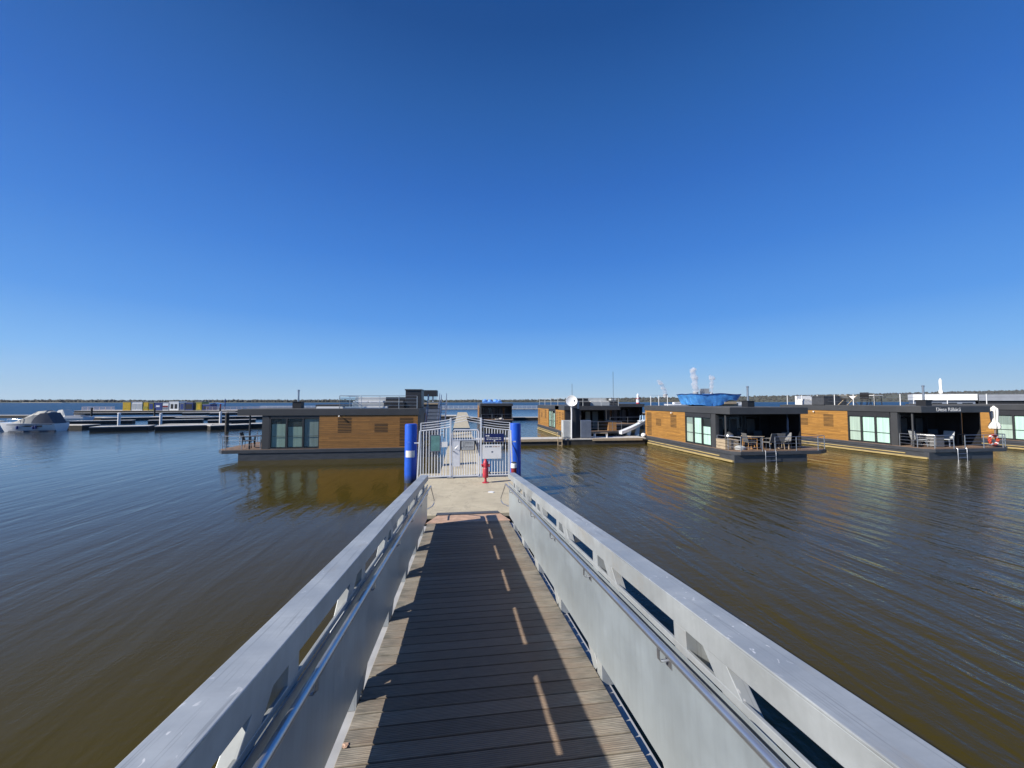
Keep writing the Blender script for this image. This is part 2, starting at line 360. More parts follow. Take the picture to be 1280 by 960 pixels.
# ------------------------------------------------------- far shore and woods
PX = [(-900,498.5),(-200,499.0),(0,499.7),(90,499.0),(190,499.9),(300,499.2),(420,499.0),(560,499.6),(640,499.4),(700,498.4),(780,496.8),(860,495.8),(940,494.6),(1000,493.8),(1060,492.2),(1100,491.2),(1180,489.2),(1280,486.9),(1500,485.0),(2200,482.0)]
def top_y(px):
    for (a, ya), (b, yb) in zip(PX, PX[1:]):
        if a <= px <= b: return ya + (yb-ya)*(px-a)/(b-a)
    return PX[-1][1]
def bear(px, depth):      # a point on the lake shore by compass bearing
    u = (px-640)/480; return Vector((u*cos(YAW)+sin(YAW), -u*sin(YAW)+cos(YAW), 0))*depth
def shore_d(px): return 850 + max(0, px-350)*.95 if px < 1300 else 1750
lm = MB(); prev = None; pxs = [-900 + i*20 for i in range(156)]
for i, px in enumerate(pxs):
    d = shore_d(px); z = max(1.5, (501.5-top_y(px))/480*(d*1.45) + H - 6)
    A = bear(px, d); B = bear(px, d*1.01); C_ = bear(px, d*1.45); D_ = bear(px, d*2.2)
    jag = 2*sin(px*.13)+1.3*sin(px*.41)
    row = [lm.v((A.x, A.y, -.5)), lm.v((B.x, B.y, 1.2)), lm.v((C_.x, C_.y, max(1.5, z+jag*.5))), lm.v((D_.x, D_.y, -5))]
    if prev:
        for k in range(3): lm.face([prev[k], row[k], row[k+1], prev[k+1]])
    prev = row
tag(lm.build('hills', M['land'], smooth=True), None, None, kind='structure')
_ico = bmesh.new(); bmesh.ops.create_icosphere(_ico, subdivisions=1, radius=1)
ICV = [tuple(v.co) for v in _ico.verts]; ICF = [tuple(v.index for v in f.verts) for f in _ico.faces]; _ico.free()
TV, TF = [], []
def crown(c, r, jit, sq):
    n0 = len(TV)
    for q in ICV:
        k = r*(1+random.uniform(-jit, jit)); TV.append((c[0]+q[0]*k, c[1]+q[1]*k, c[2]+q[2]*k*sq))
    TF.extend(tuple(n0+i for i in f) for f in ICF)
for i in range(6500):
    px = random.uniform(-250, 1560); t = random.choice((random.uniform(.02,.2), random.uniform(.2,1), random.uniform(.75,1)))
    d0 = shore_d(px); d = d0*(1.01+.44*t); zt = (501.5-top_y(px))/480*(d0*1.45)+H
    zg = 1.2 + (max(1.5, zt-6)-1.2)*t
    r = random.uniform(1.6, 3.4)*(.6+d/2200)
    if zg + r*1.3 > zt*1.0 + 2 and px < 620: r *= .6
    p = bear(px, d); crown((p.x, p.y, zg+r*.35), r*1.25, .25, random.uniform(.75, 1.15))
tme = bpy.data.meshes.new('far_woodland'); tme.from_pydata(TV, [], TF); tme.materials.append(M['woodland'])
tag(link(bpy.data.objects.new('far_woodland', tme)), 'dark line of far woods along the lake shore', 'woodland', kind='stuff')
bm_ = MB(); pts = [(28,846),(38,844.5),(60,844),(78,845),(84,848),(60,850.5)]
bm_.prism([tuple(bear(px, d))[:2] for px, d in pts], -.3, .9)
tag(bm_.build('beach', M['sand']), None, None, kind='structure')

# ------------------------------------------------------------------- gangway
XC, HW = .19, .915
gw = thing('gangway', 'sloping aluminium gangway with ribbed timber deck running down to the gate', 'gangway', (0, 0, H-1.9), 0, atan(S))
Y0, Y1, YR = -1.6, 8.86, 8.97
dk = MB(); y = Y0
while y < Y1-.02:
    dk.box(XC-HW+.004, XC+HW-.004, y, min(y+.135, Y1), -.032, random.uniform(-.0015,.0015)); y += .145
dk.build('deck_boards', M['plank'], gw, bevel=.004, seg=1)
yy = Y0+.6
while yy < Y1:
    MB().box(XC-HW+.002, XC+HW-.002, yy-.05, yy+.05, -.22, -.04).build('cross_beam', M['grey_plate'], gw); yy += 1.25
for s in (-1, 1):
    def X(o): return XC + s*(HW+o)
    def bx(mb, o0, o1, a, b, h0, h1):
        x0, x1 = sorted((X(o0), X(o1))); mb.box(x0, x1, a, b, h0, h1); return mb
    tr = MB(); bx(tr, 0, .07, Y0, YR, .93, 1.040); bx(tr, -.004, .162, Y0, YR+.004, 1.040, 1.053)
    bx(tr, .150, .162, Y0, YR+.004, 1.005, 1.039)
    rail = tr.build('railing', M['alu'], gw, bevel=.004)
    bx(MB(), -.0, .075, Y0, Y1-.03, -.26, -.045).build('bottom_chord', M['alu_dull'], rail, bevel=.003)
    lb = MB(); bx(lb, .002, .020, Y0, YR, .808, .842)
    lb.build('mid_rail', M['alu'], rail, bevel=.003)
    yp = 1.80-1.25*2
    while yp < YR:
        bx(MB(), .003, .138, yp-.055, yp+.055, -.044, .929).build('post', M['alu'], rail, bevel=.003)
        d = MB(); xm = X(.034)
        y1_ = yp-.215; ye = max(yp-1.165, Y0)
        if ye > Y0:
            a = Vector((xm, y1_+.0, .985)); b = Vector((xm, ye, .0))
            bx(MB(), .120, .136, yp-.225, yp-.056, .78, 1.004).build('light_stop_plate', M['alu'], rail)  # added plate, blocks sun leaking between post and brace
            d.beam(a, b, .060, .115, (0,0,1)); d.build('diagonal_brace', M['alu'], rail, bevel=.003)
        yp += 1.25
    yp = -1.24; k = 0
    while yp < YR-.3:
        q = min(yp+2.4996, YR-.01); bx(MB(), -.0045, -.0005, yp, q, .125, .806).build('infill_panel', M['alu_panel'], rail)
        yp += 2.5
    hr = MB(); o = -.062; hz = .800
    hr.tube([(X(o), Y0, hz), (X(o), 8.9, hz), (X(o), 9.0, hz-.01), (X(o+.005), 9.12, hz-.07), (X(o-.03), 9.70, hz-.42), (X(o-.03), 9.68, hz-.50), (X(o), 9.5, hz-.54), (X(-.003), 8.96, hz-.50)], [.0205,.0205,.019,.014,.013,.013,.013,.013], 10)
    handrail = hr.build('handrail', M['alu_tube'], rail, smooth=True)
    yb = .66
    while yb < 8.9:
        br = MB()
        br.tube([(X(o), yb, hz-.015), (X(o), yb, hz-.075), (X(o+.012), yb, hz-.09), (X(-.005), yb, hz-.09)], .0075, 6)
        bx(br, -.009, -.0046, yb-.03, yb+.03, hz-.125, hz-.055)
        yb += 1.25
        br.build('handrail_bracket', M['alu_tube'], rail, smooth=True)
fp = MB(); fp.prism([(XC-.95, 8.88), (XC+.95, 8.88), (XC+.80, 9.70), (XC-.74, 9.70)], -.012, .002)
fp.build('end_plate', M['rust_plate'], gw, bevel=.003)
gp = MB(); gp.prism([(XC-.78, 9.725), (XC+.78, 9.725), (XC+.76, 10.1), (XC-.76, 10.1)], -.016, .018)
gp.build('hinge_plate', M['grey_plate'], gw, bevel=.003)
# pebble-like scrap on the left beam
sc = MB(); sc.blob((-.70+.0, 2.60, 1.55+S*2.6+.004), .018, 2, .45, .25)
tag(sc.build('dry_leaf', M['rust_plate']), 'small dry brown leaf lying beside the left end of a near plank', 'leaf')

# ------------------------------------------------------------------ platform
pf = thing('landing_platform', 'sandy concrete floating landing platform between gangway and white gate', 'platform', (0,0,0))
t = MB(); t.box(-1.55, 1.95, 9.75, 15.3, PZ-.1, PZ); t.build('platform_top', M['concrete'], pf, bevel=.012)
t = MB(); t.box(-1.5, 1.9, 9.8, 15.25, -.4, PZ-.101); t.build('float', M['float_side'], pf)
pr = thing('main_pier', 'long pale concrete pier running straight back from the gate', 'pier', (0,0,0))
t = MB()
for i in range(14):
    y = 15.304+i*6; t.box(-.78, .98 if i < 9 else 1.5, y, y+5.985, PZ-.16, PZ-.02)
t.build('pier_deck', M['concrete'], pr, bevel=.01)
t = MB(); t.box(-.74, .94, 15.31, 99, -.4, PZ-.161); t.build('float', M['float_side'], pr)
s_ = MB(); s_.prism([(.84,11.9),(.99,11.84),(1.05,11.95),(.95,12.04),(.86,12.0)], PZ+.002, PZ+.012)
tag(s_.build('paper_scrap', M['white']), 'small white scrap of paper lying on the sandy platform before the gate', 'litter')

# ---------------------------------------------------------------------- gate
GY = 14.3
gt = thing('gate', 'white barred gate with curved top rails and notice boards at the end of the gangway', 'gate', (0, GY, PZ))
def gz(x):                 # curved top line of the gate, above the platform
    k = abs(x-.19)/1.62; return 2.0 + .24*max(0, 1-k)**1.4
for xa, xb in ((-1.43,-.37),(.75,1.82)):
    f = MB()
    f.box(xa, xb, -.02, .02, .06, .10)
    n = 8
    f.tube([(xa+(xb-xa)*i/n, 0, gz(xa+(xb-xa)*i/n)-.27) for i in range(n+1)], .022, 6)
    f.box(xa-.02, xa+.02, -.02, .02, .06, gz(xa)-.0); f.box(xb-.02, xb+.02, -.02, .02, .06, gz(xb)-.0)
    pan = f.build('fence_panel', M['gatewhite'], gt)
    x = xa+.10
    while x < xb-.05:
        c = MB(); c.tube([(x, 0, .10), (x, 0, gz(x)-.28)], .0145, 6); x += .102; c.build('bar', M['gatewhite'], pan)
    for dz in (0, -.09, -.18):
        r = MB(); r.tube([(xa+(xb-xa)*i/n, 0, gz(xa+(xb-xa)*i/n)+dz) for i in range(n+1)], .014, 6)
        r.build('curved_rail', M['gatewhite'], pan, smooth=True)
    sx = xa-.03 if xa < 0 else xb+.03; sg = -1 if xa < 0 else 1
    st = MB(); st.beam((sx, 0, 1.72), (sx+sg*.09, 0, -.35), .05, .06, (0,1,0))
    st.build('side_fin', M['white'], gt, bevel=.004)
    st = MB(); st.box(min(sx, sx+sg*.2), max(sx, sx+sg*.2), -.012, .012, 1.27, 1.31); st.build('side_arm', M['gatewhite'], gt)
for x in (-.365, .745):
    t = MB(); t.box(x-.032, x+.032, -.035, .035, 0, 2.19); t.build('gate_post', M['gatewhite'], gt, bevel=.004)
    t = MB(); t.box(x-.11, x+.11, -.09, .09, .001, .05); t.build('post_foot', M['steel'], gt, bevel=.004)
for dz in (.03, -.06, -.15):
    r = MB(); r.tube([(-.365+1.11*i/8, 0, gz(-.365+1.11*i/8)+dz) for i in range(9)], .014, 6); r.build('curved_rail', M['gatewhite'], gt, smooth=True)
d = MB(); xa, xb, zt = -.29, .66, 1.74
d.tube([(xa, 0, .06), (xa, 0, zt-.06), (xa+.05, 0, zt), (xb-.05, 0, zt), (xb, 0, zt-.06), (xb, 0, .06)], .026, 8)
d.box(xa, xb, -.02, .02, .05, .10); d.box(xa, xb, -.02, .02, 1.36, 1.40)
door = d.build('door', M['gatewhite'], gt, smooth=True)
x = xa+.095
while x < xb-.05:
    c = MB(); c.tube([(x, 0, .1), (x, 0, zt-.02)], .0145, 6); x += .088; c.build('bar', M['gatewhite'], door)
t = MB(); t.box(xa+.03, xa+.27, -.045, -.03, .42, 1.34); t.build('lock_plate', M['gatewhite'], door, bevel=.004)
t = MB(); t.tube([(xa+.09, -.05, 1.08), (xa+.09, -.09, 1.08), (xa+.18, -.095, 1.16), (xa+.22, -.095, 1.22)], .011, 6); t.build('handle', M['steel'], door)
t = MB(); t.lathe([(.02,0),(.028,.015),(.02,.03)], (0,0,0), 8); q = t.build('lock', M['black'], door); q.location = (xa+.05, -.07, .95)
def lines(mb, x0, x1, z0, z1, n, y, seed, h=.016):
    rr = random.Random(seed)
    for i in range(n):
        z = z1-(z1-z0)*(i+.5)/n; x = x0
        while x < x1-.02:
            l = rr.uniform(.03, .09); mb.box(x, min(x+l, x1), y-.002, y, z-h/2, z+h/2); x += l+rr.uniform(.012,.03)
            if rr.random() < .07: break
def board(name, x0, x1, z0, z1, m, ink, n, seed, label, y=-.05, rows=None, h=.016):
    t = MB(); t.box(x0, x1, y, y+.018, z0, z1); b = t.build(name, m, gt, bevel=.003); b['label'] = label
    if n:
        l = MB(); r = rows or (z0+.05, z1-.03)
        lines(l, x0+.05, x1-.05, r[0], r[1], n, y-.001, seed, h); l.build('lettering', ink, b)
    return b
blue_board = board('notice_board', .87, 1.60, 1.30, 1.60, M['navy'], M['white'], 0, 1, 'navy blue notice board with white lettering')
l = MB(); lines(l, .92, 1.54, 1.49, 1.56, 1, -.051, 3, .045); lines(l, .95, 1.50, 1.36, 1.47, 2, -.051, 4, .02); l.box(1.22, 1.27, -.053, -.051, 1.31, 1.36)
l.build('lettering', M['white'], blue_board)
wb = board('notice_board', .80, 1.50, .68, 1.20, M['white'], M['deepblue'], 0, 5, 'large white notice board with a row of small coloured marks')
l = MB()
for i, x in enumerate((.90,.97,1.05,1.1)): l.box(x, x+.04, -.053, -.051, 1.10, 1.15)
l.lathe([(.03,0),(.03,.002)], (0,0,0), 12); l.build('blue_marks', M['bluegrey'], wb)
l = MB()
for x in (1.18,1.25,1.31,1.39): l.box(x, x+.035, -.053, -.051, 1.10, 1.15)
l.build('red_marks', M['rust_plate'], wb)
l = MB(); l.box(1.13, 1.19, -.053, -.051, .90, .96); l.build('emblem', M['bluegrey'], wb)
mb_ = board('door_sign', .03, .50, 1.02, 1.34, M['palegrey'], M['grey_plate'], 5, 8, 'pale grey house rules sign on the gate door', y=-.062)
t = MB()
for (a,b_,c_,d_) in ((.02,.51,1.005,1.02),(.02,.51,1.34,1.355)): t.box(a,b_,-.064,-.04,c_,d_)
t.box(-.005,.03,-.064,-.04,1.005,1.355); t.box(.50,.535,-.064,-.04,1.005,1.355); t.build('sign_frame', M['black'], mb_)
gb = MB(); gb.box(-1.08, -.75, -.06, -.035, 1.0, 1.56); g = gb.build('display_case', plain('teal_poster', (.16,.33,.31), .12, 0, .25, 3), gt, bevel=.004)
t = MB()
for (a,b_,c_,d_) in ((-1.10,-.73,.98,1.0),(-1.10,-.73,1.56,1.58),(-1.10,-1.08,1.0,1.56),(-.75,-.73,1.0,1.56)): t.box(a,b_,-.066,-.03,c_,d_)
t.build('case_frame', M['bluegrey'], g)
board('small_plate', -.72, -.47, 1.13, 1.32, M['white'], M['grey_plate'], 0, 9, 'blank white rounded plate')
# piles
def blue_pile(x, y, label):
    p = thing('mooring_pile', label, 'pile', (x, y, 0), group='blue mooring piles beside the gate')
    t = MB(); t.lathe([(.26,-1),(.26,2.42),(.25,2.46)], n=24); t.build('sleeve', M['blue'], p, smooth=True)
    t = MB(); t.lathe([(.225,2.461),(.225,2.475)], n=24); t.build('cap', M['blue'], p, smooth=True); return p
p = blue_pile(-2.11, 17.0, 'cobalt blue mooring pile with white sticker left of the gate')
t = MB(); t.lathe([(.2635,1.08),(.2635,1.36)], n=48); bmx = t.bm
bmesh.ops.delete(bmx, geom=[f for f in bmx.faces if f.calc_center_median().y > -.19 or len(f.verts) > 4], context='FACES')
t.build('sticker', M['white'], p)
p = blue_pile(2.40, 17.0, 'cobalt blue mooring pile with looped cable right of the gate')
t = MB(); t.tube([(-.275, -.05, 2.1), (-.21,-.19,1.7), (-.06,-.28,1.35), (.08,-.273,1.0), (.12,-.265,.3)], .018, 6); t.build('cable', M['deepblue'], p)
# hydrant
hy = thing('hydrant', 'red pillar hydrant standing on the platform before the gate', 'hydrant', (.86, 13.35, PZ)); hy.scale = (.88, .88, .95)
t = MB(); t.lathe([(.13,0),(.13,.02),(.05,.025),(.04,.18),(.105,.19),(.112,.22),(.112,.50),(.095,.53),(.075,.56),(.1,.58),(.105,.68),(.09,.75),(.05,.80),(.045,.84),(.02,.86)], n=20)
t.build('body', M['red'], hy, smooth=True)
for sg in (-1, 1):
    t = MB(); t.tube([(0,0,.63),(sg*.13,-.02,.62),(sg*.135,-.02,.62),(sg*.16,-.02,.61)], [.05,.05,.062,.062], 10); t.build('outlet', M['red'], hy, smooth=True)
t = MB(); t.lathe([(.03,0),(.05,.005),(.05,.04)], (0,0,0), 10); q = t.build('coupling', M['black'], hy); q.location = (.13,.02,.35); q.rotation_euler = (0, PI/2, 0)
bo = thing('bollard', 'short dark red bollard with white cap beside the right blue pile', 'bollard', (1.90, 13.75, PZ))
t = MB(); t.lathe([(.10,-.2),(.10,.42)], n=16); t.build('post', M['darkred'], bo, smooth=True)
t = MB(); t.lathe([(.112,.421),(.112,.56),(.09,.58)], n=16); t.build('cap', M['white'], bo, smooth=True)
t = MB(); t.lathe([(.095,.581),(.095,.61),(.05,.63)], n=16); t.build('lid', M['grey_plate'], bo, smooth=True)

# ---------------------------------------------------------------- houseboats
def rail_run(name, pts, parent, h=.8, mids=(.42,), r=.018, fy=1, m='steel', posts=True):
    pr_ = r[1] if isinstance(r, tuple) else r*1.25; r = r[0] if isinstance(r, tuple) else r
    t = MB(fy)
    t.tube([(x, y, z+h) for x, y, z in pts], r, 6)
    rl = t.build(name, M['steel' if m == 'white' else m], parent)
    if posts:
        for x, y, z in pts:
            c = MB(fy); c.tube([(x, y, z), (x, y, z+h-.015)], pr_, 6); c.build('post', M[m], rl)
    for q in mids:
        c = MB(fy); c.tube([(x, y, z+q) for x, y, z in pts], r*.6, 5); c.build('rail_bar', M['steel' if m == 'white' else m], rl)
    return rl
def ladder(parent, x, y0, y1, z0, z1, fy=1):
    t = MB(fy)
    for y in (y0, y1): t.tube([(x-.16, y, z1), (x-.05, y, z1+.03), (x+.02, y, z1-.04), (x+.02, y, z0)], .015, 6)
    z = z0+.2
    while z < z1-.05: t.tube([(x+.02, y0, z), (x+.02, y1, z)], .016, 6); z += .25
    return t.build('boarding_ladder', M['steel'], parent, smooth=True)
BW = 4.9
def houseboat(label, loc, rz, fy, wood_m, blinds, zr=3.0, L=10.25, deck=((0,-.12),(11.35,-.12),(11.35,4.9),(0,4.9)), hull=(0,10.2,-.1,4.6), glass_front=True, rail_pts=None, extra=None, both=True, stripe=True, fender=True):
    o = thing('houseboat', label, 'houseboat', loc, rz, 0, 'dark flat roofed houseboats with timber walls')
    hx0, hx1, hy0, hy1 = hull
    t = MB(fy); t.box(hx0, hx1, hy0, hy1, -.5, .42); h = t.build('hull', M['hull'], o, bevel=.02)
    if fender:
        t = MB(fy); t.box(hx0+.2, hx1-.02, hy0-.10, hy0-.002, .03, .13); t.box(hx0+.2, hx1-1.2, hy0-.055, hy0-.002, .22, .28); t.build('fender_strip', M['fender'], h)
    t = MB(fy); t.prism(deck, .421, .62); dk = t.build('deck', M['hull'], o, bevel=.01)
    inner = [(max(.05, min(x, max(p[0] for p in deck)-.06)), y+(.05 if y < 1 else -.05)) for x, y in deck]
    t = MB(fy); t.prism(inner, .6205, .645); t.build('deck_boards', M['deck_wood'], dk)
    zf = zr-.38; xf = 8.92*L/10.25; xg = xf-1.35; xw = 5.75*L/10.25; we = 8.48*L/10.25
    # body: rear solid block, side window bay left hollow behind the panes
    t = MB(fy); t.box(.05, xw-.03, .03, BW-.03, .646, zf); t.box(xw-.03, xg, 1.0, BW-.03, .646, zf); t.box(xw-.03, xg, .12, 1.0, .646, .66); t.box(xg, xf, .13, .22, .646, zf); t.box(xg, xf, BW-.12, BW-.03, .646, zf)
    body = t.build('wall', M['anth'], o)
    for side in ((0, 1) if both else (0,)):
        def yy(a, b): return (a, b) if side == 0 else (BW-b, BW-a)
        a, b = yy(-.02, .028)
        t = MB(fy); t.box(.02, xw, a, b, .648, 1.362); t.box(.02, xw, a, b, 1.374, zf-.002)
        cl = t.build('cladding', wood_m, o)
        a, b = yy(-.026, -.0205)
        def gap_strips(x0, x1, z0, z1):
            t = MB(fy); z = z0
            while z < z1: t.box(x0, x1, a, b, z, z+.042); z += .092
            t.build('louvre', M['slot'], cl)
        k = L/10.25
        gap_strips(.30*k, 1.10*k, .74, zf-.2); gap_strips(1.80*k, 2.58*k, 1.58, 2.08); gap_strips(3.92*k, 4.70*k, 1.58, 2.44)
        if side == 0:
            a, b = yy(-.012, .10)
            t = MB(fy); n = 3; pw = (we-xw)/n
            t.box(xw+.001, we, a, b, .648, .71); t.box(xw+.001, we, a, b, 2.42, zf-.002)
            for i in range(n+1):
                x = xw+.001 + i*pw; t.box(x-(.0 if i == 0 else .045), x+.05, a, b, .711, 2.419)
            fr = t.build('window_frame', M['anth'], o)
            for i in range(n):
                x0 = xw+.052+i*pw; x1 = xw+(i+1)*pw-.048
                g = MB(fy); g.box(x0, x1, a+.03, a+.042, .712, 2.418); g.build('pane', M['glass'], fr)
                g = MB(fy); g.box(x0+.002, x1-.002, a+.035, a+.05, 1.375, 1.40); g.build('glazing_bar', M['grey_plate'], fr)
                for (mm, z0, z1, xo) in blinds[i]:
                    g = MB(fy); g.box(x0+xo, x1-.01, a+.085, a+.098, z0, z1); g.build('blind', M[mm], fr)
            t = MB(fy); a, b = yy(-.014, .14); t.box(we+.051, xf, a, b, .648, zf-.002); t.build('corner_pillar', M['anth_fascia'], o)
    # roof slab and flat roof covering
    t = MB(fy); t.box(-.05, L, -.06, BW+.06, zf, zr); rf = t.build('roof', M['anth_fascia'], o, bevel=.008)
    t = MB(fy); t.box(.1, L-.15, .09, BW-.09, zr+.001, zr+.02); t.build('roof_covering', M['roof'], rf)
    # terrace front wall with glazed doors
    gw_ = MB(fy); gw_.box(xg+.001, xg+.05, .02, BW-.02, .646, zf-.003); fw = gw_.build('front_wall', M['black'], o)
    for i, (y0, y1) in enumerate(((.55,1.75),(1.85,2.75),(3.0,4.0))):
        g = MB(fy); g.box(xg+.051, xg+.06, y0, y1, .70, 2.42); d_ = g.build('glass_door', M['doorglass'], fw)
        f = MB(fy); f.box(xg+.051, xg+.075, y0-.06, y0-.001, .66, 2.48); f.box(xg+.051, xg+.075, y1+.001, y1+.05, .66, 2.48); f.box(xg+.051, xg+.075, y0-.001, y1+.001, 2.421, 2.48); f.build('door_frame', M['anth'], fw)
        g = MB(fy); g.box(xg+.061, xg+.064, y0+.1, y1-.35, .75, 2.3); 
        g.build('curtain', M['curtain'], fw)
    t = MB(fy); t.box(xf+.05, xf+.9, BW-.10, BW-.02, .646, zf-.003); t.build('side_screen', M['black'], o)
    t = MB(fy); t.tube([(xf+.72, .12, .646), (xf+.72, .12, zf)], .05, 8); t.build('roof_post', M['anth_fascia'], o)
    return o
def flue(parent, x, y, z, fy=1, hb=.42, hp=1.15):
    t = MB(fy); t.box(x-.26, x+.26, y-.22, y+.22, z, z+hb); t.box(x-.29, x+.29, y-.25, y+.25, z+hb, z+hb+.035)
    b = t.build('flue_box', M['black'], parent)
    t = MB(fy); t.lathe([(.055,hb+.036),(.055,hp-.1),(.075,hp-.09),(.075,hp-.02),(.05,hp)], (x, y, z), 12)
    t.build('flue_pipe', M['steel'], b, smooth=True)
def lamp(parent, x, z, fy=1):
    t = MB(fy); t.tube([(x, -.02, z), (x, -.10, z+.02), (x, -.14, z), (x, -.15, z-.05)], [.02,.02,.045,.05], 8); t.build('wall_lamp', M['white'], parent, smooth=True)
mint = lambda top: ('blind_mint', .75, top, .01)
# left boat
DL = ((0,-.10),(11.0,-.10),(11.4,.35),(11.4,4.6),(0,4.6))
lb_ = houseboat('dark houseboat with timber wall toned for grazing light and white strip on its roof', (-2.6, 24.3, 0), PI, -1, M['wood_dimmed'],
    [[('blind_grey',.75,2.40,.01)], [('blind_sage',.75,1.93,.01),('room_shade',1.94,2.4,.01)], [('blind_sage',.75,2.10,.05),('room_shade',2.11,2.4,.3)]], 2.98, 10.25, DL, (0,10.15,-.06,4.5), fender=False)
flue(lb_, 7.55, 1.5, 3.0, -1, .40, 1.17); lamp(lb_, 4.6, 2.56, -1)
rail_run('terrace_railing', [(9.0,.02,.62),(10.0,.02,.62),(10.85,.02,.62),(11.25,.42,.62),(11.25,2.2,.62),(11.25,4.3,.62)], lb_, .80, (.28,.54), .016, -1)
rr = rail_run('roof_railing', [(4.7,.25,3.0),(3.45,.25,3.0),(2.35,.25,3.0),(1.2,.25,3.0),(.1,.25,3.0)], lb_, .78, (.2,.4,.6), .016, -1)
rail_run('roof_railing', [(4.7,.25,3.0),(4.7,2.4,3.0),(4.7,4.6,3.0)], lb_, .78, (.2,.4,.6), .016, -1)
t = MB(-1); t.box(3.6, 4.65, .22, .235, 3.08, 3.70); t.build('glass_screen', M['railglass'], lb_)
hb_ = MB(-1); hb_.box(-.02, 1.0, 1.6, 3.4, 3.0, 4.16); hh = hb_.build('stair_hatch', M['anth'], lb_, bevel=.02)
t = MB(-1); t.box(-.05, 1.04, 1.55, 3.45, 4.161, 4.24); t.build('hatch_lid', M['anth_fascia'], hh)
ws = MB(); ws.box(-8.65, -4.5, 24.62, 24.9, 3.002, 3.12); tag(ws.build('white_board', M['white'], bevel=.01), 'long low white board lying along the roof edge of the left houseboat', 'board')
# stairs up the stern of the left boat
def stairs(label, x, y0, z0, y1, z1, w_):
    o = thing('stair', label, 'stairs', (x, y0, z0), group='steel stairs up to the houseboat roofs')
    dy, dz = y1-y0, z1-z0
    for sx in (0, w_):
        t = MB(); t.beam((sx,0,0),(sx,dy,dz), .05, .16); t.build('stringer', M['steel'], o)
        t = MB(); t.tube([(sx,-.05,0),(sx,-.05,.9),(sx,dy,dz+.9),(sx,dy+.05,dz)], .022, 6); t.build('handrail', M['steel'], o)
    n = int(dz/.22)
    for i in range(n):
        t = MB(); y = dy*(i+.7)/n; z = dz*(i+.7)/n; t.box(.03, w_-.03, y-.11, y+.11, z-.02, z+.015); t.build('step', M['grey_plate'], o)
    return o
stairs('steel stair beside the dark stern of the near left houseboat', -2.25, 24.2, .64, 27.4, 3.0, .9)
# second boat behind it
DS = ((0,-.10),(11.3,-.10),(11.3,4.9),(0,4.9))
b2 = houseboat('half hidden houseboat with dark stern and glazed roof landing, behind the left one', (-2.1, 35.0, 0), PI, -1, M['wood_dimmed'],
    [[mint(2.4)],[mint(2.2)],[mint(2.4)]], 3.15, 10.25, DS, (0,10.2,-.06,4.6), fender=False)
t = MB(-1); t.box(.05, 1.3, .4, 2.2, 3.9, 4.45); hh = t.build('stair_hatch', M['anth'], b2, bevel=.02)
t = MB(-1); t.box(.1, 1.25, .41, 2.19, 3.38, 3.899); t.build('glazed_band', M['railglass'], hh)
t = MB(-1); t.box(.35,.48,.6,.62,3.4,3.88); t.box(.75,.9,.6,.62,3.4,3.88); t.build('curtain', M['white'], hh)
t = MB(-1); t.box(-.10, 1.35, -.12, .8, 3.17, 3.30); t.build('landing', M['palewood'], b2)
t = MB(-1); t.box(-.051, .9, -.08, -.062, .66, 2.74); t.build('stern_door', M['bluegrey'], b2)
stairs('steel stair beside the half hidden houseboat with the glazed roof landing', -1.85, 30.6, .64, 34.6, 3.25, .6)
# right boats: terrace end towards the camera
def DR(ext): return ((0,-.12),(10.3,-.12),(10.65,.25),(10.65,5.3),(10.25,5.75+ext),(8.4,5.75+ext),(8.4,4.9),(0,4.9))
def right_boat(label, x, y, blinds, wood_m, zr=3.08, flue_h=1.3):
    o = houseboat(label, (x, y, 0), -PI/2, 1, wood_m, blinds, zr, 10.25, DR(.35), (0,10.55,-.08,4.5))
    rail_run('terrace_railing', [(8.95,.05,.62),(9.9,.05,.62),(10.55,.35,.62),(10.58,1.65,.62)], o, .80, (.22,.42,.62), .018)
    rail_run('terrace_railing', [(10.58,2.45,.62),(10.58,3.8,.62),(10.58,5.2,.62),(10.2,6.02,.62),(8.5,6.02,.62)], o, .80, (.22,.42,.62), .018)
    ladder(o, 10.67, 1.75, 2.4, -.6, .66)
    return o
r1 = right_boat('dark houseboat with ochre timber wall and a big blue tarp on its roof', 15.25, 30.35,
    [[('blind_white',.75,1.95,.02),('blind_grey',1.96,2.40,.02)], [('blind_mint',.75,2.41,.01)], [('blind_mint',.75,1.85,.01),('room_shade',1.86,2.4,.01)]], M['wood'])
flue(r1, 9.2, 1.95, 3.08, 1, .36, 1.28); lamp(r1, 4.2, 2.62)
r2 = right_boat('dark houseboat with ochre timber wall and white lettering on its roof edge', 27.45, 29.9,
    [[('blind_white',.75,2.41,.03)], [('blind_mint',.75,2.41,.02)], [('blind_mint',.75,2.41,.01)]], M['wood'], 3.14)
flue(r2, 9.5, 1.2, 3.14, 1, .36, 1.3); lamp(r2, 3.2, 2.66)
r3 = right_boat('houseboat cut off at the right edge of the picture, with louvred brown timber wall', 39.6, 29.5,
    [[('blind_white',.75,1.75,.01),('blind_grey',1.76,2.40,.01)], [('blind_mint',.75,2.41,.01)], [('blind_mint',.75,2.41,.01)]], M['wood'], 3.2)
# roof lettering of the second right boat
cu = bpy.data.curves.new('lettering', 'FONT'); cu.body = 'Diese Räbäcä'; cu.size = .33; cu.extrude = .004
tmp = bpy.data.objects.new('lettering', cu); COL.objects.link(tmp)
me = bpy.data.meshes.new_from_object(tmp.evaluated_get(bpy.context.evaluated_depsgraph_get())); bpy.data.objects.remove(tmp)
me.materials.append(M['white']); le = bpy.data.objects.new('lettering', me); link(le, r2)
le.location = (10.256, 1.0, 2.84); le.rotation_euler = (PI/2, 0, PI/2)
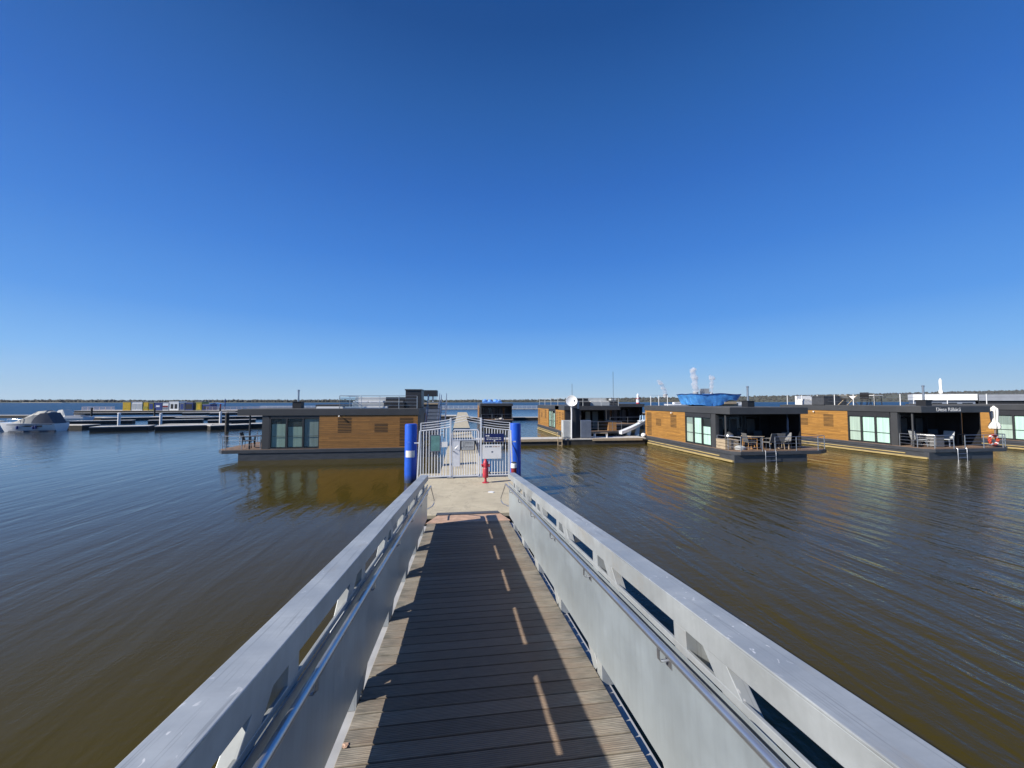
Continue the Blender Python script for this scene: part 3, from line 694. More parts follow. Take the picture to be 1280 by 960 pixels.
# roof railings of the right boats
rail_run('roof_railing', [(.3,.35,3.1),(1.6,.35,3.1),(2.9,.35,3.1)], r1, .8, (.27,.54), (.011,.026), 1, 'white')
rail_run('roof_railing', [(.3,.35,3.16),(1.7,.35,3.16),(3.1,.35,3.16),(4.5,.35,3.16),(5.9,.35,3.16),(7.3,.35,3.16)], r2, .8, (.27,.54), (.011,.026), 1, 'white')
rail_run('roof_railing', [(7.3,.35,3.16),(7.3,2.4,3.16),(7.3,4.5,3.16)], r2, .8, (.27,.54), (.011,.026), 1, 'white')
rail_run('roof_railing', [(.3,.35,3.22),(2.7,.35,3.22),(5.1,.35,3.22),(7.5,.35,3.22)], r3, .8, (.27,.54), (.011,.026), 1, 'white')

# -------------------------------------------------- things on the houseboats
def chair(label, x, y, z, rz, frame='steel', seat='greyplastic', group=None):
    o = thing('chair', label, 'chair', (x, y, z), rz, 0, group)
    t = MB(); t.box(-.25,.25,-.25,.25,.40,.45); t.build('seat', M[seat], o, bevel=.015)
    t = MB(); t.loft([[(-.25,.22+.12*k,.46+.48*k),(.25,.22+.12*k,.46+.48*k),(.25,.26+.12*k,.46+.48*k),(-.25,.26+.12*k,.46+.48*k)] for k in (0,.5,1)]); t.build('backrest', M[seat], o, bevel=.01)
    for sx in (-1,1):
        t = MB(); t.tube([(sx*.27,-.24,.0),(sx*.27,-.24,.64),(sx*.27,.26,.66)], .017, 6); t.build('armrest', M[frame], o)
        for sy in (-.22,.22):
            t = MB(); t.tube([(sx*.22,sy,.40),(sx*.25,sy*1.15,0)], .016, 6); t.build('leg', M[frame], o)
    return o
def table(label, x, y, z, rz, w_, d_, top='palewood', leg='palewood'):
    o = thing('table', label, 'table', (x, y, z), rz)
    t = MB(); t.box(-w_/2,w_/2,-d_/2,d_/2,.70,.74); t.build('tabletop', M[top], o, bevel=.01)
    for sx in (-1,1):
        for sy in (-1,1):
            t = MB(); t.tube([(sx*(w_/2-.08),sy*(d_/2-.08),.70),(sx*(w_/2-.05),sy*(d_/2-.05),0)], .03, 6); t.build('leg', M[leg], o)
    return o
DZ = .646
G1 = 'grey chairs on the terrace of the tarp houseboat'
chair('grey wicker chair left of the timber table on the tarp houseboat', 16.75, 20.5, DZ, radians(80), 'warmwood', 'greyplastic', G1)
table('round legged timber table on the terrace of the tarp houseboat', 17.25, 20.9, DZ, 0, .9, .8, 'palewood', 'warmwood')
chair('grey wicker chair right of the timber table on the tarp houseboat', 17.75, 20.35, DZ, radians(200), 'steel', 'greyplastic', G1)
chair('grey wicker chair second from the right railing on the tarp houseboat', 18.42, 20.4, DZ, radians(170), 'palewood', 'greyplastic', G1)
chair('grey wicker chair nearest the right railing on the tarp houseboat', 19.05, 20.55, DZ, radians(-60), 'palewood', 'greyplastic', G1)
chair('dark chair behind the timber table on the tarp houseboat terrace', 17.3, 21.7, DZ, 0, 'black', 'black')
chair('dark chair against the front wall of the tarp houseboat terrace', 18.6, 21.9, DZ, radians(-15), 'black', 'black')
pt = thing('plant_pot', 'dark plant pot with a small shrub at the right of the tarp houseboat terrace', 'plant', (19.6, 21.2, DZ))
t = MB(); t.lathe([(.15,0),(.2,.32),(.19,.34)], n=14); t.build('pot', M['black'], pt, smooth=True)
t = MB()
for k in range(40): t.blob((random.uniform(-.2,.2),random.uniform(-.2,.2),random.uniform(.36,.75)), .06, 1, .4)
t.build('foliage', M['woodland'], pt)
cr = thing('crate', 'pale slatted timber crate on the left corner of the tarp houseboat terrace', 'crate', (15.62, 20.95, DZ))
for z in (.02,.20,.38):
    t = MB(); t.box(-.42,.42,-.40,-.375,z,z+.16); t.box(-.42,.42,.375,.40,z,z+.16); t.box(-.42,-.395,-.374,.374,z,z+.16); t.box(.395,.42,-.374,.374,z,z+.16); t.build('slat', M['palewood'], cr)
t = MB(); t.box(-.43,.43,-.41,.41,.541,.57); t.build('lid', M['palewood'], cr)
bq = thing('barbecue', 'kettle barbecue with silver lid beside the timber crate', 'barbecue', (16.15, 21.5, DZ-.25), 0)
bq.location.z = DZ
t = MB(); t.lathe([(.08,.42),(.24,.55),(.28,.66)], n=16); t.build('bowl', M['black'], bq, smooth=True)
t = MB(); t.lathe([(.29,.661),(.27,.76),(.19,.86),(.06,.92),(.02,.95)], n=16); t.build('lid', M['steel'], bq, smooth=True)
for a in (0,2.1,4.2):
    t = MB(); t.tube([(.12*cos(a),.12*sin(a),.5),(.26*cos(a),.26*sin(a),0)], .015, 6); t.build('leg', M['black'], bq)
t = MB(); t.lathe([(.30,0),(.33,.12),(.24,.20),(.06,.24)], n=14); q = t.build('planter_bowl', M['palegrey'], smooth=True); q.location = (16.1, 20.55, DZ)
tag(q, 'low pale grey bowl on the deck beside the crate', 'bowl')
for (x, y, rz, lab) in ((16.9,23.0,.2,'folded closed sun parasol leaning by the right wall of the tarp houseboat terrace'),):
    p = thing('parasol', lab, 'parasol', (19.45, 20.75, DZ))
    t = MB(); t.tube([(0,0,0),(.03,0,1.65)], .02, 6); t.build('pole', M['steel'], p)
    t = MB(); t.lathe([(.03,1.0),(.06,1.15),(.05,1.7),(.01,1.85)], n=10); t.build('canopy', M['bluegrey'], p, smooth=True)
# tarp on the roof of the first right boat
tp = thing('tarp_pool', 'big blue tarpaulin wrapped round a tub on the houseboat roof', 'tarpaulin', (17.95, 26.0, 3.10))
secs = []
rg = random.Random(3)
for n_, (f, hx0, hx1, hy) in enumerate(((0,1.50,1.72,1.10),(.25,1.60,1.78,1.13),(.55,1.72,1.84,1.16),(.85,1.84,1.88,1.19),(1,1.90,1.90,1.20))):
    sec = []
    for k in range(72):
        a = 2*PI*k/72; cx, cy = cos(a), sin(a); q = (abs(cx)**9+abs(cy)**9)**(-1/9)
        j = 1 + (.030*sin(11*a+f*2)+.018*sin(29*a+1)+rg.uniform(-.012,.012))*(1.05-f*.85)
        px_ = cx*q*(hx0 if cx < 0 else hx1)*j; low = .05 + .05*sin(3*px_) + (.40 if px_ > .35 else 0)*min(1, max(0, (px_-.35)/.5)) + rg.uniform(-.02,.02)
        sec.append((px_, cy*q*hy*j, low + (.84+.03*sin(2.3*px_+1)+.015*sin(7*a)-low)*f))
    secs.append(sec)
t = MB(); t.loft(secs); t.build('sheet', M['tarp'], tp, smooth=True)
t = MB(); t.tube([p for p in [(x*1.005, y*1.005, z+.01) for x,y,z in secs[-1]]], .025, 5, True); t.build('rim', M['deepblue'], tp)
t = MB(); t.box(.3,1.7,-.9,.8,.0,.20); t.box(.5,1.4,-1.12,-.92,.16,.30); t.build('base_boards', M['palewood'], tp)
# rooftop furniture
def lounge(label, x, y, z, w_, d_, body='black', cush='offwhite', rz=0):
    o = thing('lounge_sofa', label, 'sofa', (x, y, z), rz)
    t = MB(); t.box(-w_/2,w_/2,-d_/2,d_/2,.0,.34); t.build('base', M[body], o, bevel=.02)
    t = MB(); t.box(-w_/2,w_/2,d_/2-.16,d_/2,.341,.72); t.build('backrest', M[body], o, bevel=.02)
    n = max(1, int(w_/.75))
    for i in range(n):
        a = -w_/2+.05+i*(w_-.1)/n; t = MB(); t.box(a+.01,a+(w_-.1)/n-.01,-d_/2+.02,d_/2-.18,.342,.47); t.build('cushion', M[cush], o, bevel=.03)
    return o
lounge('dark lounge sofa with grey cushions beside the stair hatch on the left houseboat roof', -4.3, 26.2, 3.0, 1.3, .8, 'black', 'greyplastic')
lounge('pale lounge sofa with white cushions behind the glass on the left houseboat roof', -6.0, 26.6, 3.0, 2.0, .9, 'palegrey', 'white')
chair('dark folding chair nearest the rail on the left houseboat terrace', -12.7, 25.2, DZ, radians(100), 'black', 'black', 'dark chairs on the left houseboat terrace')
chair('dark high backed chair beside the wall on the left houseboat terrace', -11.95, 25.9, DZ, radians(-20), 'black', 'black', 'dark chairs on the left houseboat terrace')
table('small dark terrace table on the left houseboat', -12.1, 25.15, DZ, 0, .8, .7, 'black', 'black')
# roof of second right boat
lounge('pale sun lounger on the roof of the lettered houseboat behind the first flue', 24.5+4.2, 28.6, 3.16, 1.6, .7, 'white', 'offwhite')
t = MB(); t.box(-1.0,1.0,-.5,.5,0,.62); t.box(-1.05,1.05,-.55,.55,.621,.68); q = t.build('storage_box', M['grey_plate'], bevel=.02); q.location = (28.4, 26.4, 3.16)
tag(q, 'grey storage box with flat lid on the lettered houseboat roof', 'box')
dc = thing('deckchair', 'folding deckchair with crossed pale frame on the lettered houseboat roof', 'deckchair', (28.5, 25.0, 3.16), radians(8))
for sy in (-.3,.3):
    t = MB(); t.beam((-.55,sy,0),(.5,sy,.72), .045, .05); t.build('frame_bar', M['palewood'], dc)
    t = MB(); t.beam((.55,sy,0),(-.55,sy,.74), .045, .05); t.build('frame_bar', M['palewood'], dc)
t = MB(); t.loft([[(x,-.28,z),(x,.28,z),(x,.28,z+.012),(x,-.28,z+.012)] for x,z in ((-.55,.74),(-.25,.50),(.0,.42),(.3,.52),(.55,.66))]); t.build('sling', M['offwhite'], dc)
chair('small dark chair alone behind the rail on the lettered houseboat roof', 30.0, 25.0, 3.16, radians(120), 'black', 'black')
table('small pale garden table on the lettered houseboat roof', 31.0, 25.2, 3.16, 0, .8, .6, 'white', 'black')
# terrace of second right boat
G2 = 'chairs on the terrace of the lettered houseboat'
chair('pale reclining armchair at the left end of the lettered houseboat terrace', 28.3, 20.5, DZ, radians(70), 'steel', 'palegrey', G2)
table('grey terrace table in the middle of the lettered houseboat terrace', 29.1, 20.9, DZ, 0, .9, .7, 'greyplastic', 'greyplastic')
t = MB(); t.box(-.3,.3,-.25,.25,.0,.66); t.box(-.33,.33,-.28,.28,.661,.70); q = t.build('planter_box', M['greyplastic'], bevel=.015); q.location = (29.0, 20.15, DZ)
tag(q, 'grey wicker planter box before the table on the lettered houseboat terrace', 'planter')
chair('pale grey armchair right of the table on the lettered houseboat terrace', 30.1, 20.35, DZ, radians(-80), 'steel', 'palegrey', G2)
chair('grey chair behind the table on the lettered houseboat terrace', 29.4, 21.35, DZ, radians(0), 'steel', 'greyplastic', G2)
t = MB(); t.blob((0,0,.14), .24, 2, .12, .7); q = t.build('black_bag', M['black'], smooth=True); q.location = (27.95, 20.35, DZ); tag(q, 'black bag on the left corner of the lettered houseboat terrace', 'bag')
chair('dark chair under the overhang at the right of the lettered houseboat terrace', 30.9, 21.4, DZ, radians(-30), 'black', 'black')
table('small dark side table right of the armchair on the lettered houseboat terrace', 31.3, 20.6, DZ, 0, .6, .5, 'black', 'black')
lr = thing('lifebuoy', 'orange lifebuoy with white bands on the lettered houseboat railing', 'lifebuoy', (32.15, 19.42, 1.08))
t = MB(); t.tube([(.29*cos(a),0,.29*sin(a)) for a in [2*PI*k/24 for k in range(24)]], .085, 10, True); t.build('ring', M['orange'], lr, smooth=True)
for k in range(4):
    a0 = PI/4+k*PI/2; t = MB(); t.tube([(.29*cos(a),0,.29*sin(a)) for a in (a0-.16,a0,a0+.16)], .089, 10); t.build('band', M['white'], lr, smooth=True)
def closed_parasol(label, x, y, z, h, base=True, group='closed white parasols', low=.42):
    o = thing('parasol', label, 'parasol', (x, y, z), 0, 0, group)
    t = MB(); t.tube([(0,0,0),(0,0,h)], .025, 8); t.build('pole', M['steel'], o)
    t = MB(); pr_ = [(r_, h*(low+(z_/h-.42)/.58*(1-low))) for r_, z_ in [(.06,h*.42),(.20,h*.435),(.235,h*.48),(.20,h*.55),(.135,h*.61),(.155,h*.70),(.175,h*.86),(.16,h*.93),(.07,h*.97),(.02,h)]]
    rings = []
    t.loft([[(r*(1+.16*cos(8*2*PI*k/32)*(1 if z_ < h*.9 else .3))*cos(2*PI*k/32), r*(1+.16*cos(8*2*PI*k/32))*sin(2*PI*k/32), z_) for k in range(32)] for r, z_ in pr_])
    t.build('canopy', M['offwhite'], o, smooth=True)
    if base:
        t = MB(); t.lathe([(.28,0),(.28,.06),(.05,.09)], n=16); t.build('base', M['grey_plate'], o)
    return o
closed_parasol('closed white parasol on the lettered houseboat terrace near the lifebuoy', 33.0, 19.85, DZ, 2.52)

# ------------------------------------------- cross pontoon and what it carries
xp = thing('cross_pontoon', 'pale topped pontoon running from the main pier across to the tarp houseboat', 'pontoon')
t = MB(); t.box(1.0, 14.9, 29.6, 31.2, .38, .50); t.build('pontoon_deck', M['docktop'], xp, bevel=.01)
t = MB(); t.box(1.05, 14.85, 29.65, 31.15, -.3, .379); t.build('float', M['float_side'], xp)
t = MB(); t.box(1.0, 7.9, 29.57, 29.597, .30, .49); t.box(10.4, 14.6, 29.57, 29.597, .30, .49); t.build('edge_strip', M['palewood'], xp)
ld = thing('swim_ladder', 'two pale ladder rails rising from the water before the cross pontoon', 'ladder', (7.55, 29.45, 0))
for x in (0,.33):
    t = MB(); t.tube([(x,0,-.6),(x,0,.95),(x,.1,1.0),(x,.2,.95)], .03, 6); t.build('side_rail', M['palewood'], ld)
for z in (.0,.28):
    t = MB(); t.tube([(0,0,z),(.33,0,z)], .02, 6); t.build('rung', M['palewood'], ld)
cb = thing('service_cabinet', 'pale grey service cabinet beneath the satellite dish', 'cabinet', (8.45, 30.1, .5))
t = MB(); t.box(-.38,.38,-.3,.3,.05,1.42); t.build('case', M['palegrey'], cb, bevel=.015)
t = MB(); t.box(-.33,.33,-.315,-.301,.12,1.36); t.build('door', M['palegrey'], cb, bevel=.006)
t = MB(); t.box(-.36,.36,-.28,.28,0,.05); t.build('plinth', M['grey_plate'], cb)
kb = thing('tall_cabinet', 'tall black cabinet between the pale and the blue grey cabinets', 'cabinet', (9.18, 30.2, .5))
t = MB(); t.box(-.28,.28,-.3,.3,0,2.38); t.build('case', M['black'], kb, bevel=.01)
t = MB(); t.box(-.27,-.02,-.312,-.301,.1,2.3); t.build('door', M['anth'], kb)
t = MB(); t.box(-.30,.30,-.33,.33,2.381,2.42); t.build('lid', M['anth_fascia'], kb)
bb = thing('service_cabinet', 'blue grey double cabinet right of the tall black cabinet', 'cabinet', (9.95, 30.1, .5))
t = MB(); t.box(-.44,.44,-.3,.3,.02,1.42); t.build('case', M['bluegrey'], bb, bevel=.015)
for a in (-.41,.01):
    t = MB(); t.box(a,a+.40,-.315,-.301,.08,1.36); t.build('door', M['bluegrey'], bb, bevel=.006)
sd = thing('satellite_dish', 'white satellite dish on a white pole above the service cabinets', 'satellite dish', (8.72, 29.72, .5))
t = MB(); t.tube([(0,0,0),(.02,0,2.0),(0,.05,2.9)], .055, 10); t.build('pole', M['white'], sd, smooth=True)
t = MB(); t.lathe([(.05,.10),(.2,.085),(.34,.05),(.44,.0),(.45,.01),(.34,.065),(.2,.10),(.05,.115)], n=28); q = t.build('dish', M['white'], sd, smooth=True)
q.location = (0,-.10,2.98); q.rotation_euler = Vector((.30, 1, -.22)).to_track_quat('Z', 'Y').to_euler()
t = MB(); t.tube([(0,-.2,2.62),(.06,-.5,2.75),(.08,-.62,2.95)], .02, 6); t.build('feed_arm', M['palegrey'], sd)
t = MB(); t.lathe([(.05,0),(.06,.05),(.05,.12)], (.08,-.64,2.93), 8); t.build('receiver', M['grey_plate'], sd)
t = MB(); t.box(.50,.64,-.02,.1,2.35,2.95); t.build('bracket_box', M['palegrey'], sd)
bn = thing('bench', 'low white bench frame on the cross pontoon', 'bench', (11.3, 30.2, .5))
t = MB(); t.box(-.55,.55,-.18,.18,.34,.39); t.build('seat', M['palewood'], bn)
for x in (-.5,.5):
    t = MB(); t.box(x-.03,x+.03,-.17,.17,0,.339); t.build('leg', M['white'], bn)
sw = thing('water_slide', 'pale blue and white water slide at the stern of the tarp houseboat', 'slide', (15.0, 31.6, .5))
t = MB(); secs = []
for k in range(9):
    f = k/8; x = -1.4+2.1*f; z = .12+.06*cos(f*3)+1.02*f**1.2
    secs.append([(x,-.3,z+.22),(x,-.26,z+.02),(x,.26,z+.02),(x,.3,z+.22),(x,.34,z+.22),(x,.28,z-.05),(x,-.28,z-.05),(x,-.34,z+.22)])
t.loft(secs); t.build('chute', M['gelcoat'], sw, smooth=True)
for x, z in ((-.6,.45),(.2,.95)):
    t = MB(); t.beam((x,0,z),(x-.12,0,0), .22, .3); t.build('support', M['palebluehull'], sw)
for sy in (-.25,.25):
    t = MB(); t.tube([(1.05,sy,0),(.75,sy,1.3),(.72,sy,1.75),(.55,sy,1.7),(.5,sy,1.25)], .035, 6); t.build('handrail', M['palebluehull'], sw)
t = MB(); t.box(.66,.86,-.3,.3,1.28,1.34); t.box(.3,.9,-.3,.3,1.2,1.27); t.build('top_platform', M['gelcoat'], sw)
t = MB(); t.blob((0,0,.15), .22, 2, .06, .8); q = t.build('white_buoy', M['gelcoat'], smooth=True); q.location = (15.0, 30.2, .5); tag(q, 'round white buoy lying at the pontoon end beside the tarp houseboat', 'buoy')

# ------------------------------------------------------- middle distance boats
c1 = houseboat('dark houseboat with glazed end wall and roof loungers behind the satellite dish', (9.6, 47.3, 0), -PI/2, 1, M['wood'],
    [[mint(2.4)],[('blind_white',.75,2.4,.01)],[mint(2.2)]], 3.0, 10.4, ((0,-.12),(12.6,-.12),(12.6,5.6),(0,5.6)), (0,11.2,-.08,5.4))
t = MB(); t.box(9.05, 12.3, -.03, .06, .648, 2.60); cl = t.build('near_cladding', M['wood'], c1)
t = MB()
for x0 in (9.4, 10.5, 11.6):
    z = 1.2
    while z < 2.4: t.box(x0,x0+.5,-.037,-.0305,z,z+.04); z += .16
t.build('louvre', M['slot'], cl)
t = MB(); t.box(9.0, 12.3, .061, 1.6, .648, 2.62); t.build('end_room', M['anth'], c1)
t = MB(); t.box(8.9, 12.5, -.06, 5.4, 2.621, 3.0); t.build('canopy_roof', M['anth_fascia'], c1)
g = MB(); g.box(9.1, 12.0, 4.4, 5.2, .66, 1.55); g.build('timber_screen', M['warmwood'], c1)
for i,(a,b_,mm) in enumerate(((1.75,2.5,'blind_white'),(3.0,3.5,'blind_white'),(3.75,4.35,'blind_grey'))):
    g = MB(); g.box(9.35,9.38,a,b_,.7,2.4); g.build('tall_pane', M[mm], c1)
rail_run('terrace_railing', [(12.5,1.7,.62),(12.5,3.2,.62),(12.5,4.6,.62),(12.5,5.5,.62)], c1, .9, (.3,.6), .022)
rail_run('roof_railing', [(12.3,.1,3.0),(9.5,.1,3.0),(6.5,.1,3.0),(3.5,.1,3.0),(.3,.1,3.0)], c1, .75, (.4,), .022, 1, 'palegrey')
rail_run('roof_railing', [(12.3,.1,3.0),(12.3,1.8,3.0),(12.3,3.6,3.0),(12.3,5.3,3.0)], c1, .75, (.4,), .022, 1, 'palegrey')
for y, h in ((.9,2.1),(5.0,3.3)):
    t = MB(); t.tube([(11.8,y,3.0),(11.8,y,3.0+h)], .018, 5); t.build('thin_mast', M['grey_plate'], c1)
lounge('black roof lounge at the left of the glazed houseboat roof', 11.6, 36.2, 3.01, 1.6, .8, 'black', 'greyplastic')
lounge('pale roof lounge in the middle of the glazed houseboat roof', 13.4, 36.4, 3.01, 2.0, .9, 'palegrey', 'offwhite')
table('dark roof table at the right of the glazed houseboat roof', 14.7, 36.6, 3.01, 0, .7, .6, 'black', 'black')
DC = ((0,-.12),(11.0,-.12),(11.0,5.2),(0,5.2))
c2 = houseboat('black walled houseboat partly hidden behind the glazed houseboat', (18.2, 56.5, 0), -PI/2, 1, M['anth'],
    [[('room_shade',.75,2.4,.01)]]*3, 3.1, 10.25, DC, (0,10.6,-.08,4.9), fender=False)
rail_run('terrace_railing', [(10.9,.1,.62),(10.9,2.4,.62),(10.9,4.8,.62)], c2, .85, (.4,), .022)
t = MB(); t.box(1.0,2.2,3.9,4.6,3.1,3.9); t.build('roof_box', M['palegrey'], c2)
t = MB(); t.box(4.0,4.9,2.6,3.8,3.1,3.55); t.build('roof_lounger', M['black'], c2)
d4 = houseboat('dark houseboat with pale blue cover on its roof, farthest along the pier', (3.0, 69.0, 0), -PI/2, 1, M['wood_dimmed'],
    [[('blind_grey',.75,2.4,.01)]]*3, 3.1, 10.25, ((0,-.12),(11.0,-.12),(11.0,5.0),(0,5.0)), (0,10.6,-.08,4.8), fender=False)
rail_run('terrace_railing', [(10.9,.1,.62),(10.9,1.7,.62),(10.9,3.2,.62),(10.9,4.8,.62)], d4, .85, (.4,), .022)
t = MB()
for (x,y,r,sx) in ((3.8,61.5,.42,1),(4.6,61.4,.40,1),(5.5,61.5,.44,1),(6.1,61.3,.36,1)): t.blob((x,y,3.42), r, 2, .16, .8)
t.box(3.5,6.5,60.9,62.0,3.101,3.40)
tag(t.build('roof_cover', M['palebluetarp'], smooth=True), 'crumpled pale blue cover on the roof of the farthest pier houseboat', 'tarpaulin')
t = MB(); t.blob((0,0,.12), .3, 2, .1, .5); t.box(-.9,.4,-.2,.2,0,.14); q = t.build('folded_lounger', M['offwhite']); q.location = (6.1, 58.6, DZ); tag(q, 'pale folded lounger on the terrace of the farthest pier houseboat', 'lounger')

lhs = thing('lighthouse', 'small red and white striped lighthouse beyond the black houseboat', 'lighthouse', (26.5, 55.0, 0))
t = MB(); t.box(-1.2,1.2,-1.0,1.0,-.3,.5); t.build('float', M['docktop'], lhs)
for i in range(6):
    r0 = .36-.02*i; t = MB(); t.lathe([(r0,.501+i*.55),(r0-.018,.499+(i+1)*.55)], n=14); t.build('stripe', M['red'] if i % 2 == 0 else M['white'], lhs, smooth=True)
t = MB(); t.lathe([(.36,3.801),(.36,3.86)], n=14); t.build('gallery', M['red'], lhs)
t = MB(); t.lathe([(.17,3.861),(.17,4.3),(.22,4.31),(.04,4.6)], n=12); t.build('lantern', M['white'], lhs)

# pontoons and railed pier far behind
def pontoon(label, a, b, w_=2.0, z=.55, top='docktop', group='floating pontoons of the marina', side='dockside'):
    ax, ay = a; bx_, by = b; L_ = hypot(bx_-ax, by-ay)
    o = thing('pontoon', label, 'pontoon', (ax, ay, 0), atan2(by-ay, bx_-ax), 0, group)
    t = MB(); t.box(0, L_, -w_/2, w_/2, z-.09, z); t.build('deck', M[top], o)
    t = MB(); t.box(.04, L_-.04, -w_/2+.04, w_/2-.04, -.3, z-.091); t.build('float', M[side], o)
    return o
pontoon('pale cross pontoon joining the farthest pier houseboat to the glazed one', (1.0,71), (22,71), 2.0, .5)
pontoon('short pale pontoon branching left from the far main pier', (-12,80), (-.9,80), 6.0, .55)
fw_ = thing('railed_pier', 'long far breakwater pier with white railing spanning the lake behind the houseboats', 'pier', (0,158,0))
t = MB(); t.box(-75, 62, -1.4, 1.4, .15, .5); t.build('pier_deck', M['docktop'], fw_)
t = MB()
for i in range(34): t.box(-74+i*4, -73.6+i*4, -1.2, 1.2, -.5, .149)
t.build('pier_legs', M['dockside'], fw_)
t = MB()
for z in (.85,1.2,1.55): t.box(-75, 62, -1.42, -1.34, z, z+.11)
for i in range(69): t.box(-75+i*2, -74.9+i*2, -1.40, -1.32, .501, 1.6)
t.build('white_railing', M['white'], fw_)
# left marina
segs = [((-41.7,50.2),(-36.9,51.8),2.2,'first from the left in the front row'),((-35.6,50.6),(-31.0,53.0),2.2,'second in the front row of the left marina'),
 ((-30.2,51.0),(-27.0,53.6),2.2,'third in the front row of the left marina, by the dark pile'),((-27.5,54.6),(-20.0,57.2),2.2,'last of the front row, running behind the left houseboat'),
 ((-58,55.5),(-45.4,54.3),2.2,'at the stern of the covered yacht'),((-37.2,54.2),(-30.0,54.6),1.6,'linking the front row of fingers'),
 ((-57.0,65.0),(-50.4,67.2),1.4,'small, just behind the covered yacht dock'),((-47.5,66.0),(-41.5,68.8),1.4,'thin, between white pile and dark pile'),((-38.6,65.0),(-33.0,67.6),1.4,'thin, nearest the left houseboat terrace'),
 ((-74,81.5),(-63.5,79.6),2.2,'under the small white boat'),((-62.4,76.6),(-55.5,80.0),2.2,'third row, straight below the yellow cabin'),((-58.6,82.2),(-50.0,83.8),2.2,'third row, below the blue cabins'),
 ((-50.8,76.6),(-42.8,80.4),2.2,'third row, below the white cabin'),((-46.4,79.5),(-38,84),2.2,'third row, below the olive cabin'),((-41,80.4),(-32,85),2.2,'third row, running behind the left houseboat roof'),
 ((-95,108),(-62,116),2.2,'long and far, crossing before the yellow cabin'),((-68.8,106),(-60.5,110),2.2,'far, with a red post at its end'),((-62,105),(-50.5,112),2.2,'far right, before the pink railing'),
 ((-106,95),(-80,93),2.0,'far left, behind the covered yacht')]
for a, b, w_, lab in segs: pontoon('dark marina pontoon '+lab, a, b, w_)
def post(name, label, x, y, h, r, m, group):
    o = thing(name, label, 'pile', (x, y, 0), 0, 0, group)
    t = MB(); t.lathe([(r,-.5),(r,h)], n=10); t.build('shaft', M[m], o, smooth=True)
    t = MB(); t.lathe([(r*1.25,h+.001),(r*1.25,h+.08),(r*.4,h+.16)], n=10); t.build('cap', M[m], o); return o
GW = 'white capped marina piles'
post('marina_pile', 'white marina pile standing left, before the yellow cabin', -45.6, 58.4, 1.75, .16, 'white', GW)
post('marina_pile', 'white marina pile standing in the middle, before the blue cabins', -40.4, 58.2, 1.65, .15, 'white', GW)
post('marina_pile', 'white marina pile standing right, just left of the thick dark pile', -33.2, 58.6, 1.85, .15, 'white', GW)
post('marina_pile', 'thick dark marina pile beside the left houseboat terrace', -26.6, 48.2, 2.0, .20, 'pile', None)
GD = 'small dark marina piles'
post('marina_pile', 'thin dark pile at the far left behind the covered yacht', -104.0, 100, 2.2, .22, 'pile', GD)
post('marina_pile', 'thin dark pile behind the small white boat', -72.0, 86, 2.0, .16, 'pile', GD)
post('marina_pile', 'thin dark pile before the yellow cabin', -62.3, 88, 1.9, .15, 'pile', GD)
post('marina_pile', 'thin dark pile before the white cabin', -50.0, 88, 1.9, .15, 'pile', GD)
post('marina_pile', 'thin red post on the far pontoon before the olive cabin', -61.0, 107.5, 2.6, .14, 'darkred', None)
# motor yacht under canvas
def boat_hull(o, L_, W_, h0, h1, m, name='hull'):
    t = MB(); secs = []
    for k in range(13):
        f = k/12; x = L_*f; w_ = W_/2*(1-(1-f)**0*0)*(1 if f > .45 else max(.02, (sin(f/.45*PI/2))**.75)); hh = h1-(h1-h0)*min(1, f*1.3)
        rake = -.55*(1-f)**3
        secs.append([(x+rake*.0,-w_*.55,-.2),(x+rake,-w_*.93,hh*.5),(x+rake*1.6,-w_,hh),(x+rake*1.6,w_,hh),(x+rake,w_*.93,hh*.5),(x,w_*.55,-.2)])
    t.loft(secs); return t.build(name, M[m], o, smooth=True)
ya = thing('motor_yacht', 'white motor yacht under a pale grey canvas cover at the left dock', 'boat', (-50.8, 50.6, 0), radians(9)); ya.scale = (.68,.85,.92)
boat_hull(ya, 7.2, 2.5, .98, 1.15, 'gelcoat')
t = MB(); t.loft([[(x,-w_,z0),(x,-w_*.9,z1*.7+z0*.3),(x,-w_*.35,z1),(x,w_*.35,z1),(x,w_*.9,z1*.7+z0*.3),(x,w_,z0)] for x,w_,z0,z1 in ((1.0,.5,1.08,1.13),(2.0,.9,1.05,1.40),(3.2,1.15,1.02,1.95),(4.3,1.2,1.0,2.48),(5.5,1.2,1.0,2.58),(6.0,1.15,1.0,2.45))])
t.build('canvas_cover', M['canvas'], ya, smooth=True)
t = MB(); t.loft([[(x,-w_,.99),(x,-w_*.92,z1),(x,w_*.92,z1),(x,w_,.99)] for x,w_,z1 in ((4.2,1.215,1.5),(5.2,1.22,2.25),(6.02,1.17,2.3),(6.9,1.15,1.05))])
t.build('rear_enclosure', M['navycanvas'], ya, smooth=True)
t = MB(); t.box(1.2,6.9,-1.275,-1.255,.86,.93); t.build('rubbing_band', M['navycanvas'], ya)
t = MB()
for x in (2.6,4.6,4.9): t.lathe([(.10,0),(.13,.06),(.13,.34),(.10,.40)], (x,-1.36,.35), 8)
t.build('fenders', M['deepblue'], ya)
t = MB(); t.loft([[(x,-w_-.012,z),(x,-w_-.012,z+.16),(x,-w_+.02,z+.16),(x,-w_+.02,z)] for x,w_,z in ((1.6,.92,.66),(2.8,1.16,.64),(4.2,1.235,.62),(5.6,1.24,.60))]); t.build('side_window', M['black'], ya)
t = MB(); t.loft([[(x,-w_-.02,-.05),(x,-w_-.02,.16),(x,w_+.02,.16),(x,w_+.02,-.05)] for x,w_ in ((.02,.04),(1.2,.70),(3.3,1.17),(7.19,1.17))]); t.build('boot_stripe', M['navycanvas'], ya)
